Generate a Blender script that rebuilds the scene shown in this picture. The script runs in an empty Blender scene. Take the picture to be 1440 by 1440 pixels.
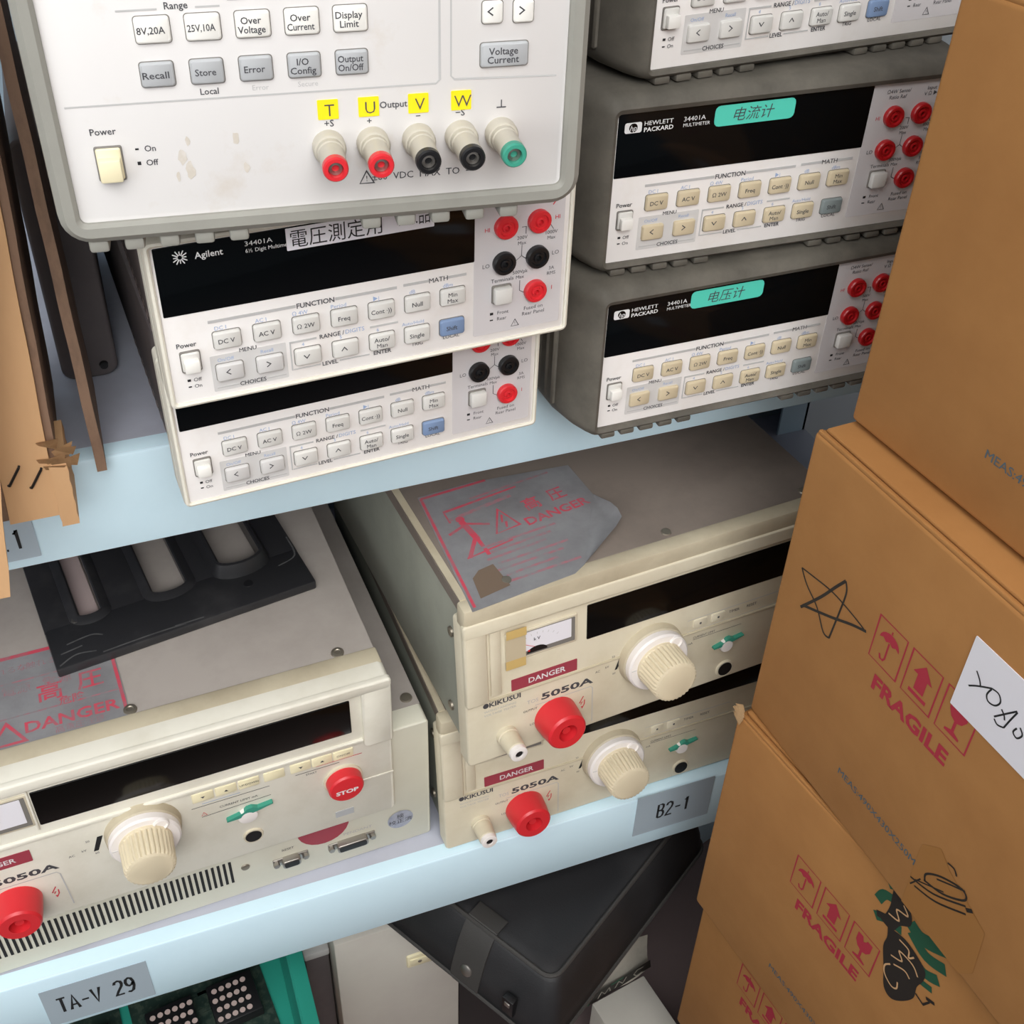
import bpy, bmesh, math, random
from mathutils import Matrix, Vector
random.seed(7)
S = 0.001            # everything below is in millimetres
FLOOR = -950.0       # floor level in the measuring frame (middle shelf front = about 0)
col = bpy.context.scene.collection
scn = bpy.context.scene
PI = math.pi

# ------------------------------------------------------------------ materials
def lin(c):
    c = c / 255.0
    return c / 12.92 if c <= 0.04045 else ((c + 0.055) / 1.055) ** 2.4
def rgb(c): return (lin(c[0]), lin(c[1]), lin(c[2]), 1.0)
MATS = {}
def mat(name, c, rough=0.5, metal=0.0, dirt=None, amt=0.5, scale=30.0, bump=0.0, bscale=300.0, spec=0.5, lo=0.45, hi=0.75, coat=0.0, streak=None):
    m = bpy.data.materials.new(name); m.use_nodes = True; MATS[name] = m
    nt = m.node_tree; b = nt.nodes['Principled BSDF']
    b.inputs['Base Color'].default_value = rgb(c); b.inputs['Roughness'].default_value = rough
    b.inputs['Metallic'].default_value = metal; b.inputs['Specular IOR Level'].default_value = spec
    if coat: b.inputs['Coat Weight'].default_value = coat; b.inputs['Coat Roughness'].default_value = 0.08
    if dirt is None and bump == 0.0: return m
    tc = nt.nodes.new('ShaderNodeTexCoord')
    src = tc.outputs['Object']
    if streak:
        mp = nt.nodes.new('ShaderNodeMapping'); mp.inputs['Scale'].default_value = streak
        nt.links.new(src, mp.inputs['Vector']); src = mp.outputs['Vector']
    if dirt is not None:
        n = nt.nodes.new('ShaderNodeTexNoise'); n.inputs['Scale'].default_value = scale
        n.inputs['Detail'].default_value = 6.0; n.inputs['Roughness'].default_value = 0.65
        nt.links.new(src, n.inputs['Vector'])
        r = nt.nodes.new('ShaderNodeMapRange'); r.inputs['From Min'].default_value = lo; r.inputs['From Max'].default_value = hi
        r.inputs['To Max'].default_value = amt
        nt.links.new(n.outputs['Fac'], r.inputs['Value'])
        x = nt.nodes.new('ShaderNodeMix'); x.data_type = 'RGBA'
        x.inputs['A'].default_value = rgb(c); x.inputs['B'].default_value = rgb(dirt)
        nt.links.new(r.outputs['Result'], x.inputs['Factor']); nt.links.new(x.outputs['Result'], b.inputs['Base Color'])
    if bump:
        n2 = nt.nodes.new('ShaderNodeTexNoise'); n2.inputs['Scale'].default_value = bscale; n2.inputs['Detail'].default_value = 3.0
        nt.links.new(tc.outputs['Object'], n2.inputs['Vector'])
        bp = nt.nodes.new('ShaderNodeBump'); bp.inputs['Strength'].default_value = bump; bp.inputs['Distance'].default_value = 0.001
        nt.links.new(n2.outputs['Fac'], bp.inputs['Height']); nt.links.new(bp.outputs['Normal'], b.inputs['Normal'])
    return m

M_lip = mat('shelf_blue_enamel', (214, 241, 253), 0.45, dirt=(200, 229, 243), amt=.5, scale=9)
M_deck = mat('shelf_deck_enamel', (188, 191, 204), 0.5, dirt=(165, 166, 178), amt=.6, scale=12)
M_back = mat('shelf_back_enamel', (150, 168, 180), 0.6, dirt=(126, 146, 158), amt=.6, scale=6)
M_white = mat('white_panel_plastic', (233, 229, 226), 0.5, dirt=(214, 204, 194), amt=.55, scale=22, lo=.5, hi=.8)
M_pspanel = mat('white_supply_panel', (220, 217, 215), 0.5, dirt=(200, 188, 172), amt=.7, scale=26, lo=.58, hi=.82)
M_cream = mat('cream_bezel_plastic', (228, 224, 210), 0.5, dirt=(206, 200, 182), amt=.6, scale=20)
M_greypanel = mat('pale_grey_panel', (203, 199, 200), 0.5)
M_greypatch = mat('grey_key_patch', (206, 204, 202), 0.5)
M_line = mat('pale_grey_line', (188, 187, 186), 0.5)
M_ink = mat('dark_grey_ink', (70, 70, 74), 0.7)
M_inkblack = mat('black_ink', (28, 28, 30), 0.7)
M_inkblue = mat('pale_blue_ink', (150, 170, 205), 0.7)
M_inkwhite = mat('white_ink', (226, 226, 226), 0.6)
M_inkred = mat('red_ink', (205, 60, 70), 0.7)
M_glass = mat('black_display_glass', (6, 9, 11), 0.12, spec=.25)
M_glassk = mat('black_smoked_window', (10, 9, 8), 0.16, spec=.25)
M_case = mat('dark_instrument_case', (96, 89, 89), 0.6, dirt=(120, 110, 108), amt=.4, scale=20)
M_dot = mat('pale_vent', (186, 168, 164), 0.6)
M_key = mat('pale_grey_key', (214, 212, 207), 0.55)
M_keywhite = mat('white_key', (238, 236, 230), 0.45)
M_keytan = mat('tan_key', (205, 190, 160), 0.55)
M_keyblue = mat('blue_key', (120, 142, 176), 0.55)
M_keyslate = mat('slate_key', (128, 138, 138), 0.55)
M_keygrey = mat('grey_key', (176, 178, 180), 0.55)
M_keycream = mat('cream_key', (236, 226, 190), 0.5)
M_seam = mat('key_recess_shadow_line', (120, 116, 110), 0.8)
M_red = mat('red_jack_plastic', (214, 44, 52), 0.35, spec=.5)
M_reddark = mat('deep_red_jack_plastic', (176, 24, 30), 0.3, spec=.5)
M_black = mat('black_plastic', (22, 22, 24), 0.4)
M_green = mat('green_plastic', (60, 150, 128), 0.45)
M_post = mat('warm_grey_post', (190, 184, 170), 0.5)
M_metal = mat('nickel_metal', (170, 165, 158), 0.35, metal=.9)
M_screw = mat('steel_screw', (150, 142, 128), 0.4, metal=.7)
M_bumpl = mat('light_grey_bumper_rubber', (150, 149, 141), 0.65, dirt=(134, 132, 125), amt=.6, scale=18)
M_bumper = mat('worn_grey_bumper_rubber', (104, 99, 90), 0.7, dirt=(74, 71, 64), amt=.8, scale=24, lo=.38, hi=.66, bump=.15, bscale=160)
M_yellow = mat('yellow_tag_paper', (255, 222, 10), 0.6)
M_mint = mat('mint_tag_paper', (84, 208, 186), 0.6)
M_paper = mat('white_paper', (232, 230, 236), 0.7)
M_labelgrey = mat('grey_label_tape', (168, 182, 192), 0.5)
M_kcream = mat('yellowed_cream_plastic', (216, 207, 184), 0.5, dirt=(196, 184, 156), amt=.7, scale=16, lo=.42, hi=.75)
M_kcream2 = mat('yellowed_cream_plastic_dark', (200, 189, 164), 0.55, dirt=(172, 159, 134), amt=.8, scale=18, lo=.4, hi=.72)  # darker tone of the yellowed cream, for collars, steps and top strips
M_kflange = mat('pale_cream_metal', (218, 215, 198), 0.5, dirt=(200, 196, 178), amt=.5, scale=10)
M_kcover = mat('taupe_painted_cover', (166, 158, 151), 0.6, dirt=(146, 138, 131), amt=.7, scale=14, lo=.4, hi=.7)  # wide tester's taupe, lightened in its colour as its top catches more light
M_kcover2 = mat('taupe_painted_cover_shaded', (128, 117, 108), 0.6, dirt=(104, 94, 87), amt=.8, scale=12, lo=.4, hi=.7)  # narrow testers' taupe, the shade under the shelf put into its colour
M_kside = mat('grey_green_side_metal', (150, 152, 140), 0.5, dirt=(124, 126, 116), amt=.6, scale=14)
M_dial = mat('white_dial_plastic', (238, 232, 228), 0.4)
M_knob = mat('ivory_knob_plastic', (222, 209, 180), 0.5)
M_danger = mat('wine_red_label', (158, 62, 76), 0.5)
M_foil = mat('silver_warning_foil', (150, 150, 152), 0.45, metal=.12, dirt=(122, 120, 122), amt=.8, scale=24, lo=.4, hi=.7)
M_foilred = mat('faded_red_print', (206, 74, 92), 0.55, dirt=(160, 110, 118), amt=.9, scale=120, lo=.42, hi=.66)
M_foilpale = mat('faded_pink_print', (172, 112, 122), 0.55, dirt=(140, 136, 138), amt=1, scale=160, lo=.4, hi=.6)
M_silver = mat('silver_sticker', (176, 178, 190), 0.4, metal=.3, dirt=(130, 134, 160), amt=.7, scale=120)
M_blackpanel = mat('black_abs_panel', (38, 38, 40), 0.34, dirt=(80, 78, 78), amt=.6, scale=13, lo=.52, hi=.8)
M_amber = mat('amber_tape', (206, 176, 112), 0.4)
M_tapeglass = mat('tape_over_glass', (198, 184, 156), 0.35)
M_brownspot = mat('brown_rust_spot', (118, 100, 84), 0.8)
M_card = mat('brown_corrugated_board', (176, 124, 69), 0.8, dirt=(162, 111, 59), amt=.8, scale=16, lo=.35, hi=.7, bump=.08, bscale=90)
M_cardedge = mat('torn_board_edge', (206, 170, 126), 0.85, dirt=(160, 122, 84), amt=.8, scale=90)
M_cardlight = mat('tan_board', (208, 166, 122), 0.8, dirt=(190, 148, 106), amt=.7, scale=14, streak=(1, 1, .25))
M_carddark = mat('brown_board_core', (140, 112, 92), 0.85, dirt=(100, 80, 66), amt=.9, scale=70, streak=(1, 1, .4))
M_packtape = mat('brown_packing_tape', (160, 111, 58), 0.5)
M_stamp = mat('crimson_stamp_ink', (172, 44, 62), 0.75)
M_stampblue = mat('slate_blue_stamp_ink', (78, 96, 106), 0.75)
M_marker = mat('black_marker', (36, 32, 28), 0.55)
M_markergreen = mat('green_marker', (28, 84, 60), 0.6)
M_bag = mat('black_bag_fabric', (34, 34, 36), 0.55, dirt=(54, 53, 54), amt=.6, scale=10, bump=.2, bscale=700)
M_bagtrim = mat('dark_grey_bag_trim', (62, 60, 58), 0.6, bump=.2, bscale=700)
M_tower = mat('white_case_paint', (204, 200, 190), 0.45, dirt=(186, 178, 172), amt=.6, scale=6)
M_bin = mat('teal_bin_plastic', (44, 148, 130), 0.4)
M_pcb = mat('dark_green_circuit_board', (30, 48, 42), 0.45, dirt=(60, 72, 62), amt=.8, scale=160, lo=.5, hi=.6)
M_pin = mat('pinkish_contact', (190, 170, 164), 0.4)
M_floor = mat('grey_floor', (136, 118, 116), 0.55, dirt=(118, 102, 100), amt=.6, scale=5)
M_wall = mat('pale_wall', (206, 214, 218), 0.8, dirt=(196, 204, 208), amt=.4, scale=3)
M_scuff = mat('grey_scuff', (84, 84, 84), 0.5, dirt=(50, 50, 52), amt=.9, scale=120)
M_rubber = mat('black_rubber', (26, 26, 26), 0.8)
M_clear = mat('hazy_plastic_film', (176, 170, 158), 0.25, spec=.6, dirt=(150, 150, 138), amt=.8, scale=40)

# ------------------------------------------------------------------ mesh builder
TCACHE = {}
def text_geo(s, bold, ital, res):
    k = (s, bold, ital, res)
    if k in TCACHE: return TCACHE[k]
    cu = bpy.data.curves.new('txt', 'FONT'); cu.body = s; cu.size = 1.0; cu.resolution_u = res
    cu.offset = bold; cu.shear = ital; cu.fill_mode = 'FRONT'
    ob = bpy.data.objects.new('txt', cu)
    me = bpy.data.meshes.new_from_object(ob)
    v = [(p.co.x, p.co.y) for p in me.vertices]; f = [tuple(p.vertices) for p in me.polygons]
    up = []
    for p in me.polygons: up.append(p.normal.z)
    f = [t if n >= 0 else t[::-1] for t, n in zip(f, up)]
    bpy.data.objects.remove(ob); bpy.data.curves.remove(cu); bpy.data.meshes.remove(me)
    TCACHE[k] = (v, f); return TCACHE[k]
def cap_h():
    v, f = text_geo('H', 0, 0, 2); return max(p[1] for p in v) - min(p[1] for p in v)
CAP = cap_h()

def rr(x0, x1, z0, z1, r, y, seg=3):
    r = max(0.01, min(r, (x1 - x0) / 2 - .005, (z1 - z0) / 2 - .005)); out = []
    for cx, cz, a0 in ((x1 - r, z1 - r, 0), (x0 + r, z1 - r, 90), (x0 + r, z0 + r, 180), (x1 - r, z0 + r, 270)):
        for i in range(seg + 1):
            a = math.radians(a0 + 90 * i / seg); out.append((cx + r * math.cos(a), y, cz + r * math.sin(a)))
    return out

TOP = lambda h: Matrix(((1, 0, 0, 0), (0, 0, 1, 0), (0, -1, 0, h), (0, 0, 0, 1)))   # XZ front drawing -> top surface at height h
class MB:
    def __init__(s): s.k = 0; s.v = []; s.f = []; s.m = []; s.mats = []; s.M = Matrix.Identity(4)
    def add(s, verts, faces, m):
        o = len(s.v); s.v += [tuple(s.M @ Vector(p)) for p in verts]
        if m not in s.mats: s.mats.append(m)
        k = s.mats.index(m)
        for f in faces: s.f.append(tuple(i + o for i in f)); s.m.append(k)
        return s
    def loops(s, L, m, c0=True, c1=True):
        n = len(L[0]); v = [p for l in L for p in l]; f = []
        for a in range(len(L) - 1):
            for i in range(n):
                j = (i + 1) % n; f.append((a * n + i, a * n + j, (a + 1) * n + j, (a + 1) * n + i))
        if c0: f.append(tuple(range(n))[::-1])
        if c1: f.append(tuple((len(L) - 1) * n + i for i in range(n)))
        return s.add(v, f, m)
    def plate(s, x0, x1, z0, z1, yf, yb, m, r=1.0, bev=0.5, seg=3):      # rounded plate, front face at yf (< yb)
        L = [rr(x0, x1, z0, z1, r, yb, seg)]
        if bev > 0:
            L.append(rr(x0, x1, z0, z1, r, yf + bev, seg)); L.append(rr(x0 + bev * .35, x1 - bev * .35, z0 + bev * .35, z1 - bev * .35, r, yf + bev * .35, seg))
            L.append(rr(x0 + bev, x1 - bev, z0 + bev, z1 - bev, max(r - bev, .1), yf, seg))
        else: L.append(rr(x0, x1, z0, z1, r, yf, seg))
        return s.loops([l[::-1] for l in L], m)
    def box(s, x0, x1, y0, y1, z0, z1, m, bev=0.0, seg=2):
        if bev <= 0:
            v = [(x, y, z) for z in (z0, z1) for y in (y0, y1) for x in (x0, x1)]
            return s.add(v, [(0, 2, 3, 1), (4, 5, 7, 6), (0, 1, 5, 4), (2, 6, 7, 3), (0, 4, 6, 2), (1, 3, 7, 5)], m)
        b = bmesh.new(); bmesh.ops.create_cube(b, size=1)
        for p in b.verts: p.co = Vector(((x0 + x1) / 2 + p.co.x * (x1 - x0), (y0 + y1) / 2 + p.co.y * (y1 - y0), (z0 + z1) / 2 + p.co.z * (z1 - z0)))
        bmesh.ops.bevel(b, geom=list(b.edges), offset=bev, segments=seg, profile=.5, affect='EDGES')
        s.frombm(b, m); b.free(); return s
    def frombm(s, b, m):
        b.verts.index_update(); return s.add([tuple(p.co) for p in b.verts], [tuple(q.index for q in f.verts) for f in b.faces], m)
    def lathe(s, c, prof, m, seg=28, axis=(0, -1, 0), ridge=None, cap=True):   # prof: (distance along axis, radius)
        ax = Vector(axis).normalized(); u = ax.cross(Vector((0, 0, 1)));
        if u.length < 1e-3: u = Vector((1, 0, 0))
        u.normalize(); w = ax.cross(u); c = Vector(c); L = []
        for d, r in prof:
            l = []
            for i in range(seg):
                a = 2 * PI * i / seg; q = r
                if ridge and ridge[1] <= d <= ridge[2]: q = r - (ridge[0] if i % 3 == 0 else 0)
                l.append(tuple(c + ax * d + u * (q * math.cos(a)) + w * (q * math.sin(a))))
            L.append(l)
        return s.loops(L, m, cap, cap)
    def ring(s, c, r, m, y, a0=0, a1=360, r2=0.0, seg=28):
        pass
    def poly(s, pts, m, y=0.0, t=0.0):            # flat outline in XZ facing -Y, optional thickness backwards
        a = sum(pts[i][0] * pts[(i + 1) % len(pts)][1] - pts[(i + 1) % len(pts)][0] * pts[i][1] for i in range(len(pts)))
        if a < 0: pts = pts[::-1]
        n = len(pts); s.k += 1; y -= .003 * (s.k % 40)
        if t <= 0: return s.add([(p[0], y, p[1]) for p in pts], [tuple(range(n))], m)
        v = [(p[0], y, p[1]) for p in pts] + [(p[0], y + t, p[1]) for p in pts]
        return s.add(v, [tuple(range(n)), tuple(range(2 * n - 1, n - 1, -1))] + [(i, i + n, (i + 1) % n + n, (i + 1) % n) for i in range(n)], m)
    def disc(s, x, z, r, m, y, seg=20, sx=1.0): return s.poly([(x + sx * r * math.cos(2 * PI * i / seg), z + r * math.sin(2 * PI * i / seg)) for i in range(seg)], m, y)
    def stroke(s, pts, w, m, y, closed=False):    # ribbon of ink along a polyline in XZ
        if closed: pts = list(pts) + [pts[0]]
        n = len(pts); L = []; R = []; s.k += 1; y -= .003 * (s.k % 40)
        for i, p in enumerate(pts):
            a = pts[max(0, i - 1)]; b = pts[min(n - 1, i + 1)]
            if closed and i in (0, n - 1): a = pts[n - 2]; b = pts[1]
            dx, dz = b[0] - a[0], b[1] - a[1]; l = math.hypot(dx, dz) or 1
            k = 1.0
            if 0 < i < n - 1:
                e = (p[0] - a[0], p[1] - a[1]); el = math.hypot(*e) or 1
                k = min(1.6, 1 / max(.3, abs((e[0] * dx + e[1] * dz) / (el * l))))
            nx, nz = -dz / l * w / 2 * k, dx / l * w / 2 * k
            L.append((p[0] + nx, y, p[1] + nz)); R.append((p[0] - nx, y, p[1] - nz))
        return s.add(L + R, [(i, n + i, n + i + 1, i + 1) for i in range(n - 1)], m)
    def rectline(s, x0, x1, z0, z1, w, m, y):
        return s.stroke([(x0, z0), (x1, z0), (x1, z1), (x0, z1)], w, m, y, True)
    def text(s, t, x, z, h, m, y=0.0, al='c', rot=0.0, sx=1.0, bold=0.0, ital=0.0, res=2, wd=None):
        if ('M' in t or 'W' in t) and bold > 0:      # heavy lettering: lay the glyphs down twice, slightly apart
            s.text(t, x + bold * h * 1.4, z, h, m, y, al, rot, sx, 0.0, ital, res, wd); bold = 0.0
        v, f = text_geo(t, bold, ital, res)
        if not v: return s
        s.k += 1; y -= .003 * (s.k % 40)
        k = h / CAP; x0 = min(p[0] for p in v); x1 = max(p[0] for p in v)
        if wd: sx = wd / (k * (x1 - x0))
        ox = {'c': (x0 + x1) / 2, 'l': x0, 'r': x1}[al]; ca, sa = math.cos(rot), math.sin(rot); V = []
        for p in v:
            a = (p[0] - ox) * k * sx; b = (p[1]) * k - h / 2
            V.append((x + a * ca - b * sa, y, z + a * sa + b * ca))
        return s.add(V, f, m)
    def tube(s, pts, r, m, seg=8):
        P = [Vector(p) for p in pts]; L = []
        for i, p in enumerate(P):
            t = (P[min(i + 1, len(P) - 1)] - P[max(i - 1, 0)]).normalized(); u = t.cross(Vector((.13, .31, .94))).normalized(); w = t.cross(u)
            L.append([tuple(p + u * r * math.cos(2 * PI * k / seg) + w * r * math.sin(2 * PI * k / seg)) for k in range(seg)])
        return s.loops(L, m)
    def mesh(s, name, ang=32):
        me = bpy.data.meshes.new(name); me.from_pydata([(a * S, b * S, c * S) for a, b, c in s.v], [], s.f)
        for m in s.mats: me.materials.append(m)
        me.polygons.foreach_set('material_index', s.m); me.polygons.foreach_set('use_smooth', [True] * len(s.f))
        me.set_sharp_from_angle(angle=math.radians(ang)); me.update(); return me
    def build(s, name, parent=None, label=None, ang=32):
        return link(s.mesh(name, ang), name, parent, label)
def link(me, name, parent=None, label=None):
    o = bpy.data.objects.new(name, me); col.objects.link(o)
    if parent: o.parent = parent
    if label: o['label'] = label
    return o
def W(x, y, z): return (x * S, y * S, (z - FLOOR) * S)
def tag(o, label, cat, group=None):
    o['label'] = label; o['category'] = cat
    if group: o['group'] = group
    return o
def thing(name, label, cat, loc, rz=0.0, group=None):
    o = bpy.data.objects.new(name, None); col.objects.link(o); o.empty_display_size = .05
    o.location = W(*loc); o.rotation_euler = (0, 0, rz); return tag(o, label, cat, group)
def sm(pts, n=5):
    out = []; P = [pts[0]] + list(pts) + [pts[-1]]
    for i in range(1, len(P) - 2):
        for k in range(n):
            t = k / n; a, b_, c, d = P[i - 1], P[i], P[i + 1], P[i + 2]
            out.append(tuple(.5 * (2 * b_[j] + (c[j] - a[j]) * t + (2 * a[j] - 5 * b_[j] + 4 * c[j] - d[j]) * t * t + (3 * b_[j] - a[j] - 3 * c[j] + d[j]) * t ** 3) for j in (0, 1)))
    return out + [pts[-1]]
R_ = math.radians
ZM, ZL = -8.7, -431.7          # middle and lower shelf decks

# ------------------------------------------------------------------ bench multimeters
KX1 = [32, 51.7, 71.3, 90.9, 110.4, 129.6, 148.8]; KX2 = [31.3, 51.3, 70.8, 90.4, 110, 129, 148.3]
KT1 = ['DC V', 'AC V', 'Ω 2W', 'Freq', 'Cont ·))', 'Null', 'Min|Max']; KT2 = ['<', '>', '∨', '∧', 'Auto/|Man', 'Single', 'Shift']
KU1 = ['DC I', 'AC I', 'Ω 4W', 'Period', '►|', 'dB', 'dBm']; KU2 = ['', '', '4', '5', '6', 'Auto/Hold', '']
KEYS = {}
def key_mesh(txt, x, z, m, w=13.4, h=9.2, d=2.2, th=2.4, ink=None, nm='key'):
    k = (txt, x, z, m.name, nm)
    if k not in KEYS:
        b = MB(); ink = ink or M_ink
        b.plate(x - w / 2 - .35, x + w / 2 + .35, z - h / 2 - .35, z + h / 2 + .35, -.12, .3, M_seam, 1.4, 0)
        b.plate(x - w / 2, x + w / 2, z - h / 2, z + h / 2, -d, .3, m, 1.2, .8)
        ls = txt.split('|')
        for i, t in enumerate(ls):
            if t in ('<', '>', '∨', '∧'):
                q = 1.5; pts = {'<': [(1, q), (-1, 0), (1, -q)], '>': [(-1, q), (1, 0), (-1, -q)], '∨': [(-q, 1), (0, -1), (q, 1)], '∧': [(-q, -1), (0, 1), (q, -1)]}[t]
                b.stroke([(x + p[0] - 1, z + p[1] + .6) for p in pts], .55, ink, -d - .12)
            elif t: b.text(t, x - .6, z + (len(ls) - 1) * 1.7 - i * 3.4, th, ink, -d - .12, bold=.012, wd=(w - 2.6) if len(t) * th * .8 > w - 1.4 and len(t) > 5 else None)
        KEYS[k] = b.mesh(nm)
    return KEYS[k]
PARTS = {}
def cached(key, fn):
    if key not in PARTS: PARTS[key] = fn()
    return PARTS[key]
def triangle(b, x, z, r, m, y):
    b.stroke([(x - r, z - r * .8), (x + r, z - r * .8), (x, z + r)], r * .22, m, y, True); b.text('!', x, z - .1 * r, r * .8, m, y)
def meter_panel(hp):
    b = MB(); y = -.15
    if hp: b.plate(2.5, 213, -.5, 88.2, 0, 6, M_white, 2, .5)
    else: b.plate(2.8, 213.2, 2.6, 87.6, .2, 6, M_white, 1.6, .4); y = 0.05
    g = b.plate(160.6, 211.6 if hp else 210.5, 7, 87.6 if hp else 86.4, y - .05, .4, M_greypanel, 1, 0)
    b.plate(22.4, 60.2, 5.6, 26, y - .03, .4, M_greypatch, .6, 0)
    yy = y - .22
    # grouping lines and headings
    for a, c in ((24, 67), (87, 119)): b.box(a, c, yy, y, 44.1, 45.6, M_line)
    for a, c in ((122.5, 136), (146.5, 156.5)): b.box(a, c, yy, y, 44.6, 46, M_line)
    b.text('FUNCTION', 77, 44.8, 2.6, M_ink, yy, bold=.02); b.text('MATH', 141.2, 45.2, 2.6, M_ink, yy, bold=.02)
    b.text('RANGE /', 84, 25.3, 2.3, M_ink, yy, bold=.015); b.text('DIGITS', 96, 25.4, 2.3, M_inkblue, yy)
    for a, c in ((62.5, 76), (104, 119)): b.box(a, c, yy, y, 24.6, 25.6, M_line)
    b.box(62, 62.7, yy, y, 9, 25.6, M_line)
    b.text('MENU', 41.3, 26.6, 2.2, M_ink, yy, bold=.02)
    b.text('On/Off', 30, 23.2, 1.9, M_inkblue, yy); b.text('Recall', 50.5, 23.4, 1.9, M_inkblue, yy)
    b.text('CHOICES', 42, 7.6, 2.2, M_ink, yy, bold=.02); b.box(24, 35, yy, y, 7.2, 7.9, M_line); b.box(49, 59, yy, y, 7.2, 7.9, M_line)
    b.text('LEVEL', 82, 9.4, 2.2, M_ink, yy, bold=.02); b.text('ENTER', 110, 9.6, 2.2, M_ink, yy, bold=.02)
    b.box(63, 77, yy, y, 9, 9.7, M_line); b.box(87, 103, yy, y, 9.1, 9.8, M_line)
    b.text('TRIG', 129, 10.2, 2.0, M_ink, yy); b.text('LOCAL', 148, 10.6, 2.0, M_ink, yy)
    for x, t in zip(KX1, KU1): b.text(t, x - 2.5, 40.9, 2.1, M_inkblue, yy)
    for x, t in zip(KX2, KU2):
        if t: b.text(t, x - 2, 23.0, 1.9, M_inkblue, yy)
    b.text('Power', 12.4, 35, 2.5, M_ink, yy, bold=.012)
    b.box(10.2, 11.8, yy, y, 14.4, 15.6, M_inkblack); b.box(10.2, 11.8, yy, y, 11, 11.6, M_inkblack)
    b.text('Off', 13.2, 15, 2.0, M_ink, yy, 'l'); b.text('On', 13.2, 11.4, 2.0, M_ink, yy, 'l')
    # terminal block lettering
    ms = 2.1
    if hp:
        b.text('Ω4W Sense/', 178, 82.5, ms, M_ink, yy); b.text('Ratio Ref', 178, 79.2, ms, M_ink, yy)
        b.text('Input', 200, 82.5, ms, M_ink, yy); b.text('V Ω ►|', 200, 79.2, ms, M_ink, yy)
    b.text('HI', 167.6, 67.5, 2.2, M_inkred, yy); b.text('HI', 206.5, 68.5, 2.2, M_inkred, yy)
    b.text('LO', 167.2, 47.5, 2.2, M_ink, yy); b.text('LO', 206.3, 48.6, 2.2, M_ink, yy); b.text('I', 205.2, 28.4, 2.4, M_inkred, yy)
    for q, z in (('200V', 60.3), ('Max', 57.3)): b.text(q, 187, z, 1.9, M_ink, yy)
    for q, z in (('1000V', 60.6), ('Max', 57.6)): b.text(q, 203.5, z, 1.9, M_ink, yy)
    for q, z in (('500Vpk', 41), ('Max', 38)): b.text(q, 186.5, z, 1.9, M_ink, yy)
    for q, z in (('3A', 40), ('RMS', 37)): b.text(q, 204.5, z, 1.9, M_ink, yy)
    for p in ([(186.6, 66), (189, 66), (189, 62)], [(187, 56), (187, 50), (184, 47.8)], [(187, 50), (189.5, 48)], [(202, 66), (204.5, 62)], [(186.5, 36), (186.5, 30), (189, 28.4)]): b.stroke(p, .35, M_ink, yy)
    b.text('Terminals', 176.5, 38.2, 2.2, M_ink, yy)
    b.box(170, 171.8, yy, y, 18.2, 19.6, M_inkblack); b.text('Front', 177.4, 19, 2.0, M_ink, yy)
    b.box(170, 171.8, yy, y, 14.8, 15.4, M_inkblack); b.text('Rear', 176.8, 15.4, 2.0, M_ink, yy)
    b.text('Fused on', 195, 18.6, 2.1, M_ink, yy); b.text('Rear Panel', 195, 15.4, 2.1, M_ink, yy)
    triangle(b, 184.5, 11, 2.2, M_ink, yy)
    if not hp: b.stroke([(206, 83), (203.5, 79.5), (206.5, 79.5), (203.5, 75.5)], .6, M_inkred, yy)
    return b.mesh('front_panel')
def display_mesh(hp):
    b = MB(); y = -.5 if hp else -.3
    b.plate(4.4 if hp else 4.2, 160.8, 51.2, 88 if hp else 86.6, y, .6, M_glass, .6, .2); yy = y - .12
    if hp:
        b.plate(8.2, 18.2, 76.4, 82.2, yy, y + .1, M_inkwhite, 1.2, 0); b.disc(13.2, 79.3, 2.5, M_glass, yy - .08); b.text('hp', 13.2, 79.2, 2.9, M_inkwhite, yy - .14, ital=.3)
        b.text('HEWLETT', 19.6, 81, 2.3, M_inkwhite, yy, 'l', bold=.02, sx=1.15); b.text('PACKARD', 19.6, 77.5, 2.3, M_inkwhite, yy, 'l', bold=.02, sx=1.15)
        b.text('34401A', 43, 80.8, 2.5, M_inkwhite, yy, 'l', sx=1.15); b.text('MULTIMETER', 43, 77.4, 1.9, M_inkwhite, yy, 'l')
    else:
        for i in range(12):
            a = i * PI / 6; r0, r1 = (1.0, 3.7 if i % 3 else 3.0)
            b.stroke([(16 + r0 * math.cos(a), 80.6 + r0 * math.sin(a)), (16 + r1 * math.cos(a), 80.6 + r1 * math.sin(a))], .55, M_inkwhite, yy)
        b.text('Agilent', 22.6, 80.3, 3.1, M_inkwhite, yy, 'l', bold=.012); b.text('34401A', 46, 82, 2.3, M_inkwhite, yy, 'l', sx=1.25)
        b.text('6½ Digit Multimeter', 46, 78.4, 1.9, M_inkwhite, yy, 'l')
    return b.mesh('display_window')
def jack_mesh(x, z, m):
    b = MB(); b.lathe((x, 0, z), [(0, 6.2), (2.6, 6.2), (3.3, 5.7), (3.4, 4.3), (2.2, 3.9), (2.2, 2.6), (3.0, 2.3), (3.2, 1.5), (1.0, 1.4)], m, 28, cap=True)
    return b.mesh('banana_jack')
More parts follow.
